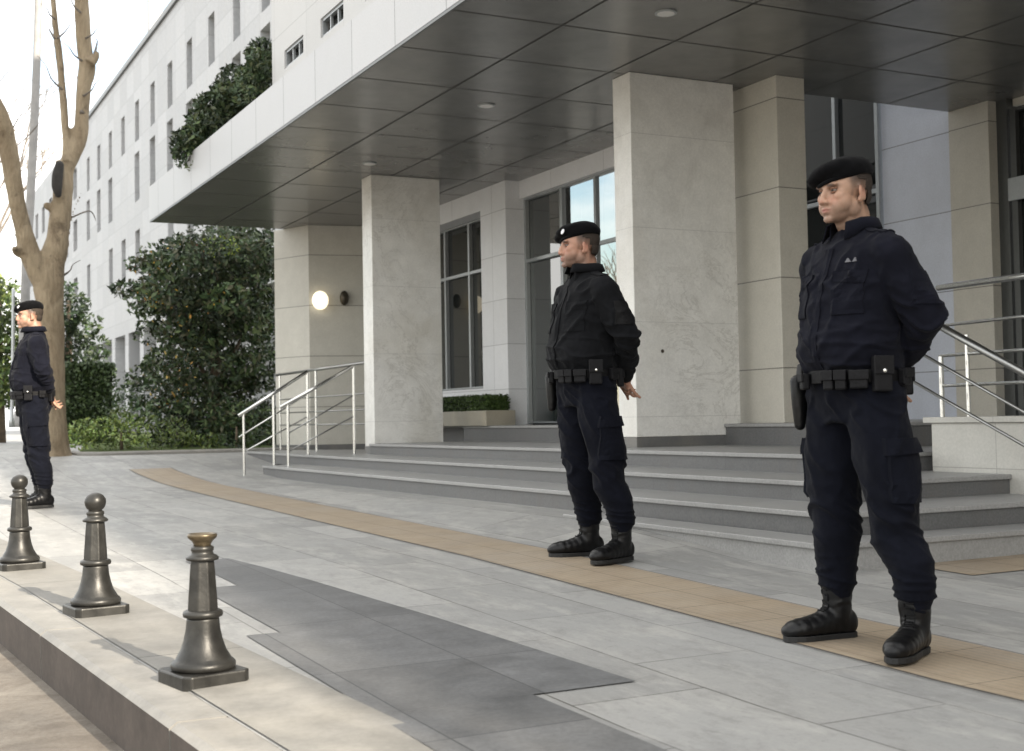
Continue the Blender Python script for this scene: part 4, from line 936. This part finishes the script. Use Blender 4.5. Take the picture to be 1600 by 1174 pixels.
def person(loc, rz, label, jacket, H=1.78, head_yaw=-15, head_tilt=0, badge=False, chest=False, open_collar=True, vox=.0042, belly=1.0, splay=(22, 18), stance=(.2, .2), dy=(0, 0), wy=0, seed=0, full=1.0, tone=(.46, .275, .19), stubble=.35, flap=True, zip_=True, tuck=False, step_=(0, 0)):
    e = empty('person', loc, rz, label, 'person'); s = H/1.78; e.scale = (s, s, s)
    rnd_ = random.Random(seed)
    # joints, facing -Y, left = +X
    ank = [Vector((-stance[0], dy[0]+.022, .09)), Vector((stance[1], dy[1]+.022, .09))]
    kne = [Vector((-.5*(stance[0]+.105), dy[0]*.5+.004, .475)), Vector((.5*(stance[1]+.105), dy[1]*.5+.004, .475))]
    hip = [Vector((-.098, .0, .88)), Vector((.098, .0, .88))]
    sh = [Vector((-.178, .012, 1.385)), Vector((.178, .012, 1.385))]
    elb = [Vector((-.256, .106, 1.140)), Vector((.256, .106, 1.140))]
    wri = [Vector((-.060, .205, .945)), Vector((.075, .215, .955))] if not tuck else [Vector((-.08, .150, .985)), Vector((.02, .165, .99))]
    wri = [w_ - Vector((0, wy, 0)) for w_ in wri]; elb = [e_ - Vector((0, wy*.6, 0)) for e_ in elb]
    fdir = [Vector((-math.sin(R(splay[0])), -math.cos(R(splay[0])), 0)), Vector((math.sin(R(splay[1])), -math.cos(R(splay[1])), 0))]
    ho = Vector((0, -.024, 1.634)); Rm = Matrix.Rotation(R(head_yaw), 3, 'Z') @ Matrix.Rotation(R(head_tilt), 3, 'X')
    # ---- body: one continuous surface
    mb = MB(); head_mb(mb, ho, Rm, 1.0, full)
    mb.capsule([(0, .018, 1.56), (0, .020, 1.50), (0, .02, 1.43)], [.056, .059, .066], 20)
    mb.rings([(.86, 0, 0, .14, .10), (.96, 0, 0, .155, .11), (1.06, 0, 0, .15, .11), (1.2, 0, 0, .165, .105), (1.34, 0, .01, .18, .10), (1.42, 0, .015, .13, .075), (1.46, 0, .02, .07, .06)])
    for k in (0, 1):
        mb.capsule([sh[k], elb[k]], [.052, .040], 14); mb.capsule([elb[k], wri[k]], [.038, .026], 14)
        mb.capsule([hip[k], kne[k]], [.082, .055], 16); mb.capsule([kne[k], ank[k]+Vector((0, .012, .22)), ank[k]], [.05, .048, .034], 16)
        mb.capsule([ank[k]+Vector((0, .01, -.03)), ank[k]+fdir[k]*.13+Vector((0, 0, -.045))], [.024, .020], 12)
    # right hand holds the left wrist; the free left hand hangs behind
    hand(mb, wri[1]+Vector((-.02, .012, -.015)), (-.55, .42, -.62), (.3, .9, .35), 1, .42)
    hand(mb, wri[0]+Vector((.02, .02, -.005)), (.80, .30, -.30), (0, -.8, -.6), 1, .75)
    V, F = remeshed(mb, vox, 6 if vox < .005 else 3, .5); V = sculpt_head(V, ho, Rm); C = skin_colors(V, ho, Rm, 1.0, 0, tone, stubble)
    nb = len(V); m2 = MB(); m2.v = [tuple(p) for p in V]; m2.f = F; m2.m = [0]*len(F); m2.c = [tuple(c) for c in C]
    for k in (-1, 1):     # eyes: ball with white, iris and pupil, upper lid over it; whites and lids darkened as socket shade
        c = ho+Rm @ Vector((.0305*k, -.0705, .0005)); b0 = len(m2.v)
        gz = (Rm @ Vector((0, -1, -.03))).normalized(); eb = MB(); eb.ell(c, (.0118,)*3, nu=22, nv=16); cols = []
        for p in eb.v:
            a = (Vector(p)-c).normalized().dot(gz); cols.append((.006, .005, .005) if a > .955 else ((.035, .019, .011) if a > .83 else (.17, .145, .13)))
        m2.f += [tuple(b0+i for i in f) for f in eb.f]; m2.v += eb.v; m2.c += cols; m2.m += [0]*len(eb.f)
        for (zc, hz, dip) in ((.0065, .0062, 0), (-.0085, .0045, 0)):
            lid = MB(); lid.ell(ho+Rm @ Vector((.0308*k, -.0725, zc)), (.0150, .0125, hz), Rm, 18, 10); b0 = len(m2.v)
            m2.f += [tuple(b0+i for i in f) for f in lid.f]; m2.v += lid.v; m2.c += [(tone[0]*.52, tone[1]*.42, tone[2]*.38)]*len(lid.v); m2.m += [0]*len(lid.f)
    body = obj('body', m2, M_SKIN, e, world=False, smooth=True)
    # ---- hair: cropped shell over the skull
    hm = MB(); n_ = 40
    for k in (0,):
        hb = MB(); hb.ell(ho+Rm @ Vector((0, .016, .034)), (.0755, .0952, .082), Rm, 44, 30); hb.ell(ho+Rm @ Vector((0, .040, -.010)), (.066, .066, .056), Rm, 36, 24)
        hv, hf = remeshed(hb, .005, 1)
    Li = (hv-np.array(ho)) @ np.array(Rm.inverted()).T
    keep = ((Li[:, 1] > .000-.25*np.clip(Li[:, 2]-.03, 0, .1)) & (Li[:, 2] > .034)) | ((Li[:, 1] > .036) & (Li[:, 2] > .002)) | ((Li[:, 1] > .052) & (Li[:, 2] > -.045))
    ff = [f for f in hf if all(keep[i] for i in f)]; used = sorted({i for f in ff for i in f}); mp = {a: b for b, a in enumerate(used)}
    hm.add([hv[i] for i in used], [tuple(mp[i] for i in f) for f in ff]); obj('hair', hm, M_HAIR, e, world=False, smooth=True, solid=.003)
    # ---- beret
    bm = MB(); tilt = Matrix.Rotation(R(-12), 3, 'Y') @ Matrix.Rotation(R(9), 3, 'X')
    def hp(x, y, z): return ho+Rm @ Vector((x, y, z))
    bm.ell(hp(0, .010, .068), (.087, .107, .064), Rm @ tilt, 32, 20); bm.ell(hp(-.016, -.014, .078), (.091, .108, .041), Rm @ tilt, 32, 18, .9)
    bm.ell(hp(-.046, -.060, .058), (.056, .062, .034), Rm @ Matrix.Rotation(R(-24), 3, 'Y') @ Matrix.Rotation(R(14), 3, 'X'), 24, 14)
    V, F = remeshed(bm, .004, 8, .5)
    V = wrinkle(V, F, lambda p, n, q: .0022*nz(p, (22, 22, 30), q)+.0012*nz(p, (60, 60, 60), q), seed)
    # hollow the underside so the head shows below the band
    Lb = (V-np.array(ho)) @ np.array((Rm @ tilt).inverted()).T; zc = .039
    low = Lb[:, 2] < zc; Lb[low, 2] = zc+(Lb[low, 2]-zc)*.10; V = Lb @ np.array(Rm @ tilt).T+np.array(ho)
    bb = MB(); bb.add(V, F); ber = obj('beret', bb, M_BERET, e, world=False, smooth=True)
    band = MB(); ring = [ho+(Rm @ tilt) @ Vector((.0815*math.cos(a), .012+.1035*math.sin(a), .040)) for a in np.linspace(0, 2*math.pi, 41)]
    band.tube(ring, [(.007, .0035)]*41, 8, cap=False); obj('band', band, M_BERET, ber, world=False, smooth=True)
    if badge:
        bg_ = MB(); c = hp(.045, -.100, .066); rot = Rm @ Matrix.Rotation(R(28), 3, 'Z') @ Matrix.Rotation(R(-20), 3, 'X'); bg_.ell(c, (.011, .005, .015), rot, 16, 10)
        for a in range(8): bg_.ell(c+rot @ Vector((.010*math.cos(a*math.pi/4), -.001, .013*math.sin(a*math.pi/4))), (.0035, .003, .0035), rot, 8, 6)
        obj('badge', bg_, M_BADGE, ber, world=False, smooth=True)
    # ---- jacket
    jb = MB(); bl = belly
    jb.rings([(.945, 0, -.002, .150, .108), (.965, 0, -.004, .176, .130*bl), (1.00, 0, -.010, .196, .150*bl), (1.04, 0, -.018, .202, .160*bl), (1.10, 0, -.020, .198, .160*bl), (1.17, 0, -.016, .192, .153), (1.25, 0, -.010, .194, .143), (1.32, 0, -.002, .198, .132), (1.38, 0, .006, .194, .118), (1.425, 0, .012, .168, .102), (1.46, 0, .020, .124, .084), (1.49, 0, .026, .086, .070), (1.505, 0, .028, .066, .060)], 36, 2.25)
    for k in (0, 1):
        q = -1 if k == 0 else 1
        jb.capsule([sh[k]+Vector((-.06*q, 0, .03)), sh[k]+Vector((.012*q, .002, -.01))], [.066, .079], 20)
        jb.capsule([sh[k]+Vector((.004*q, 0, 0)), lerp(sh[k], elb[k], .5)+Vector((.008*q, -.006, 0)), elb[k]+Vector((0, 0, .02))], [.080, .078, .069], 20)
        jb.capsule([elb[k]+Vector((0, 0, .02)), lerp(elb[k], wri[k], .5)+Vector((0, .004, 0)), wri[k]], [.066, .055, .041], 20)
    V, F = remeshed(jb, .0065, 6, .55)
    def jf(p, n, q):
        x, y, z = p; arm = smooth01((abs(x)-.19)/.05) if z > 1.0 else smooth01((y-.14)/.05)
        low = math.exp(-((z-1.06)/.10)**2); f = 0
        f += (1-arm)*low*.0125*ridge(nz(p, (5, 5, 17), q)+.45*math.sin(z*46+x*9))*.6
        f += (1-arm)*.0070*ridge(nz((x+z*.5, y, z-abs(x)*.9), (8, 8, 10), q+3))
        f += (1-arm)*math.exp(-((z-1.30)/.07)**2)*.0070*ridge(nz((x+z*.8*(1 if x > 0 else -1), y, z), (13, 6, 7), q+9))
        f += arm*.0125*ridge(nz((x+y*.6, y, z+abs(x)*.8), (7, 7, 17), q+5))*math.exp(-((z-1.12)/.17)**2)
        f += .0018*nz(p, (45, 45, 45), q)
        hem = math.exp(-((z-.962)/.014)**2)
        return f-.004*hem*(1-arm)
    V = wrinkle(V, F, jf, seed); jm = MB(); jm.add(V, F); jk = obj('jacket', jm, jacket, e, world=False, smooth=True); soften(jk)
    bj = BVHTree.FromPolygons([Vector(v) for v in V], F)
    # collar
    cm = MB(); nn = 33; a0 = R(30 if open_collar else 14); vs = []
    for i in range(nn):
        a = -math.pi/2+a0+(2*math.pi-2*a0)*i/(nn-1); fr = abs(2*i/(nn-1)-1); up = .062+.006*math.cos(a+math.pi/2)*0
        tip = smooth01((fr-.72)/.28)
        rx, ry = .072+.014*tip, .071+.018*tip
        zt = 1.532+.014*(1-fr)-.012*tip*(1 if open_collar else -.6)
        vs += [(rx*1.10*math.cos(a), .020+ry*1.06*math.sin(a), 1.440-.028*tip), (rx*1.03*math.cos(a), .020+ry*.98*math.sin(a), (1.44+zt)/2), (rx*1.0*math.cos(a), .020+ry*.97*math.sin(a), zt), (rx*1.16*math.cos(a), .022+ry*1.15*math.sin(a), zt-.006), (rx*1.34*math.cos(a), .022+ry*1.34*math.sin(a), zt-.042-.026*tip*(1 if open_collar else .2))]
    cm.add(vs, [(i*5+j, (i+1)*5+j, (i+1)*5+j+1, i*5+j+1) for i in range(nn-1) for j in range(4)]); obj('collar', cm, jacket, jk, world=False, smooth=True, solid=.006)
    Xa, Za = (1, 0, 0), (0, 0, 1)
    if zip_:
        pm = patch(bj, (0, 0, 1.2), (0, 1, 0), Xa, Za, ((-.017, -.225), (.017, -.225), (.017, .225), (-.017, .225)), .003, 14); obj('placket', pm, jacket, jk, world=False, smooth=False)
    for k in (-1, 1):
        pk = patch(bj, (.098*k, 0, 1.255), (-.15*k, 1, 0), Xa, Za, ((-.055, -.075), (.055, -.075), (.055, .06), (-.055, .06)), .003, 9); po = obj('chest_pocket', pk, jacket, jk, world=False)
        fl = patch(bj, (.098*k, 0, 1.315), (-.15*k, 1, 0), Xa, Za, ((-.060, -.026+(.012 if k > 0 else 0)), (.060, -.026+(.012 if k < 0 else 0)), (.060, .022), (-.060, .022)), .0065, 8); obj('pocket_flap', fl, jacket, po, world=False, bevel=.0015)
        ep = patch(bj, (.128*k, .012, 1.42), (0, 0, -1), (1, 0, 0), (0, 1, 0), ((-.060, -.024), (.062, -.024), (.062, .024), (-.060, .024)), .004, 8); obj('shoulder_strap', ep, jacket, jk, world=False, bevel=.0015)
        sp = patch(bj, (.24*k, .05, 1.27), (-1*k, -.1, 0), (0, 1, 0), Za, ((-.045, -.065), (.05, -.065), (.045, .055), (-.045, .055)), .0025, 8); obj('sleeve_patch', sp, M_WEB if jacket is M_BLACKJ else jacket, jk, world=False)
    if chest:
        for dx in (-.013, .013):
            c_ = patch(bj, (.098+dx, 0, 1.372), (-.15, 1, 0), Xa, Za, ((-.011, -.006), (.011, -.006), (.003*(1 if dx > 0 else -1)+.001, .009), (.003*(1 if dx > 0 else -1)-.001, .009)), .001, 4); obj('chest_badge', c_, M_THREAD, jk, world=False)
    # ---- trousers
    tb = MB()
    tb.rings([(.80, 0, .005, .165, .105), (.86, 0, .006, .186, .128), (.92, 0, .004, .188, .134), (.98, 0, 0, .180, .130), (1.0, 0, 0, .160, .115)], 32, 2.3)
    tb.ell((0, .035, .86), (.16, .12, .10))
    for k in (0, 1):
        q = -1 if k == 0 else 1; A = ank[k]
        tb.capsule([hip[k]+Vector((0, 0, .02)), lerp(hip[k], kne[k], .45)+Vector((.004*q, 0, 0)), kne[k]+Vector((0, 0, .05)), kne[k]+Vector((0, .010, -.08)), Vector((A.x*.97, A.y*.85+.006, .30)), Vector((A.x, A.y+.008, .20)), Vector((A.x, A.y+.004, .175))],
                   [(.114, .108), (.108, .104), (.096, .093), (.091, .086), (.080, .078), (.072, .070), (.058, .056)], 24)
    V, F = remeshed(tb, .0068, 5, .5)
    def tf(p, n, q):
        x, y, z = p; an = math.exp(-((z-.235)/.065)**2); kn = math.exp(-((z-.47)/.09)**2); f = 0
        f += an*.0085*ridge(nz(p, (7, 7, 26), q)+.35*math.sin(z*95+x*14+y*9)); f += kn*.0120*ridge(nz((x, y, z+y*.6+x*.3), (8, 8, 17), q+4))
        f += math.exp(-((z-.68)/.15)**2)*.0080*ridge(nz((x+z*.35, y, z), (12, 10, 5), q+8)); f += math.exp(-((z-.86)/.07)**2)*.0080*ridge(nz((x, y, z+abs(x)*.5), (9, 9, 16), q+2))
        return f+.0015*nz(p, (45, 45, 45), q)
    V = wrinkle(V, F, tf, seed+20); tm = MB(); tm.add(V, F); tr_ = obj('trousers', tm, M_TRO, e, world=False, smooth=True); soften(tr_)
    bt = BVHTree.FromPolygons([Vector(v) for v in V], F)
    for k in (-1, 1):
        kx = lerp(hip[(k+1)//2], kne[(k+1)//2], .62)
        pk = patch(bt, (kx.x+.09*k, kx.y+.01, kx.z+.01), (-k, 0, 0), (0, 1, 0), Za, ((-.078, -.115), (.078, -.115), (.078, .085), (-.078, .085)), .010, 10); po = obj('cargo_pocket', pk, M_TRO, tr_, world=False, bevel=.003)
        if flap:
            fl = patch(bt, (kx.x+.09*k, kx.y+.01, kx.z+.085), (-k, 0, 0), (0, 1, 0), Za, ((-.086, -.030), (.090, -.018), (.084, .030), (-.080, .030)), .017, 10, curve=lambda s_, t_: .020*(s_**3)*(1-t_)); obj('pocket_flap', fl, M_TRO, po, world=False, bevel=.002)
    # ---- boots
    for k in (0, 1):
        A = ank[k]; d = fdir[k]; side = Vector((-d.y, d.x, 0)); b_ = MB(); G0 = Vector((A.x, A.y, 0))
        def W_(a, b, z): return G0+d*a*.93+side*b*.94+Vector((0, 0, z*(.92 if z < .15 else 1)))
        b_.capsule([W_(0, 0, .25), W_(-.004, 0, .18), W_(-.008, 0, .12), W_(-.006, 0, .085)], [(.056, .058), (.055, .056), (.050, .052), (.048, .050)], 20)
        # foot: stations along d
        for (a, w_, h, zc) in ((-.048, .040, .050, .062), (-.02, .043, .062, .072), (.02, .044, .062, .074), (.055, .046, .052, .066), (.09, .050, .044, .058), (.125, .053, .040, .053), (.160, .053, .038, .050), (.188, .047, .034, .047), (.205, .036, .027, .042)):
            b_.ell(W_(a, 0, zc), (.040, w_, h), Matrix((d, side, Vector((0, 0, 1)))).transposed(), 20, 14, .9)
        V, F = remeshed(b_, .005, 14, .5); V[:, 2] = np.where(V[:, 2] < .022, .022+(V[:, 2]-.022)*.2, V[:, 2])
        V = wrinkle(V, F, lambda p, n, q: .0020*ridge(nz(p, (12, 12, 26), q))*(1 if p[2] > .12 else .15), seed+k)
        bm_ = MB(); bm_.add(V, F); bo = obj('boot', bm_, M_LEATHER, e, world=False, smooth=True)
        so = MB(); out = []
        for a, w_ in ((-.088, .0), (-.082, .022), (-.06, .036), (-.02, .040), (.03, .039), (.08, .045), (.13, .051), (.17, .050), (.205, .040), (.232, .022), (.240, 0)): out.append((a, w_))
        ol = [W_(a, w_, 0) for a, w_ in out]+[W_(a, -w_, 0) for a, w_ in out[-2:0:-1]]
        so.prism([(p.x, p.y) for p in ol], 0.0, .022); obj('sole', so, M_SOLE, bo, world=False, bevel=.003)
        la = MB(); bbv = BVHTree.FromPolygons([Vector(v) for v in V], F); pts = []
        for j in range(9):
            t_ = j/8; z = (.082+.115*t_); us = np.linspace(-.022, .022, 6)
            for u in (us if j % 2 == 0 else us[::-1]):
                lo = t_ <= .45; o_ = W_(.22 if lo else .30, u, z+(.12 if lo else 0)); dirn = (W_(0, u*.8, z-.02)-o_).normalized(); h = bbv.ray_cast(o_, dirn, .6)
                if h[0] is not None: pts.append(h[0]-dirn*.002)
        la.tube(pts, .0022, 6)
        obj('laces', la, M_WEB, bo, world=False, smooth=True)
    # ---- belt and what hangs on it
    def bp(a, z, out=0, aa=.190, bb=.140):        # a measured from the front towards the left
        return Vector(((aa+out)*math.sin(R(a)), -.003-(bb*bl+out)*math.cos(R(a)), z))
    be = MB(); N = 60; vs = []
    for i in range(N):
        a = 360*i/N
        for (o_, z) in ((.002, .936), (.008, .936), (.008, .982), (.002, .982)): vs.append(bp(a, z+.006*math.cos(R(a)), o_))
    be.add(vs, [(i*4+j, ((i+1) % N)*4+j, ((i+1) % N)*4+(j+1) % 4, i*4+(j+1) % 4) for i in range(N) for j in range(4)]); bel = obj('belt', be, M_WEB, e, world=False, smooth=False)
    def onbelt(name, a, z, w, h, t_, mat=M_POUCH, bev=.007, out=.008, snap=False, parent=bel, tiltz=0):
        c = bp(a, z, out+t_/2); nrm_ = Vector((math.sin(R(a)), -math.cos(R(a)), 0)); tg = Vector((math.cos(R(a)), math.sin(R(a)), 0)); upv = (Vector((0, 0, 1))+tg*tiltz).normalized()
        m_ = MB(); m_.obox(c, tg, nrm_, upv, w/2, t_/2, h/2); o_ = obj(name, m_, mat, parent, world=False, bevel=bev)
        if name != 'buckle':
            m_ = MB(); m_.obox(c+nrm_*(t_/2+.002)+upv*h*.24, tg, nrm_, upv, w/2+.003, .004, h*.26); obj('pouch_flap', m_, mat, o_, world=False, bevel=.003)
        if snap:
            q = c+nrm_*(t_/2+.006)+upv*(h*.08); m_ = MB(); m_.ell(q, (.0085, .0085, .0085), nu=14, nv=10); obj('snap', m_, M_SNAP, o_, world=False, smooth=True)
        return o_
    onbelt('buckle', -3, .962, .055, .044, .010, M_WEB, .003)
    for a, w_, h in ((16, .040, .070), (29, .040, .070), (47, .062, .066)): onbelt('pouch', a, .950, w_, h, .030)
    onbelt('radio_pouch', 71, .968, .066, .125, .036, snap=True, out=.012)
    onbelt('pouch', 108, .958, .05, .06, .03); onbelt('pouch', 146, .945, .05, .10, .035); onbelt('pouch', -24, .95, .05, .06, .028)
    # holster on the right hip
    a = -62; c = bp(a, .90, .034); nrm_ = Vector((math.sin(R(a)), -math.cos(R(a)), 0)); tg = Vector((math.cos(R(a)), math.sin(R(a)), 0)); hb_ = MB()
    hb_.capsule([c+Vector((0, 0, .055)), c+Vector((0, 0, -.03)), c+Vector((0, 0, -.11))+tg*.01], [(.026, .042), (.024, .036), (.017, .022)], 16); ho_ = obj('holster', hb_, M_LEATHER, bel, world=False, smooth=True)
    gp = MB(); gp.obox(c+Vector((0, 0, .085))-tg*.02+nrm_*.004, tg, nrm_, Vector((0, 0, 1))-tg*.35, .018, .013, .038); obj('pistol_grip', gp, M_SOLE, ho_, world=False, bevel=.006)
    return e

def on_ground(x, y): return (x, y, g(x, y)+.002)
def person_at(px, py, **k):
    d = _ray(px, py); t = 1.0
    while (d*t).z > g((d*t).x, (d*t).y)+.004: t += .004
    p = d*t; return (p.x, p.y, p.z+.002)
PR = person_at(1363, 1012); PM = person_at(920, 875); PL_ = person_at(52, 793)
PR = (PR[0], PR[1]+.055, PR[2])
person(PR, R(-90), 'guard in navy uniform standing nearest on the right, face turned to the left', M_NAVY, 1.73, -1, 0, False, True, True, .0042, 1.04, (8, 26), (.155, .245), (0, 0), 0, 1, 1.08, (.36, .225, .155), .42, tuck=True)
person(PM, R(-90), 'guard in black jacket standing in the middle with hands clasped behind and a beret badge', M_BLACKJ, 1.82, -14, -2, True, False, False, .0045, 1.05, (14, 18), (.165, .165), (.075, .075), .01, 7, 1.0, (.38, .215, .15), .65, True, True)
person(PL_, R(-90), 'guard in navy uniform seen in profile at the far left by the tree', M_NAVY, 1.84, 4, -2, True, False, False, .006, 1.02, (12, 12), (.13, .13), (.05, .05), .085, 13, .98, (.37, .215, .15), .4)
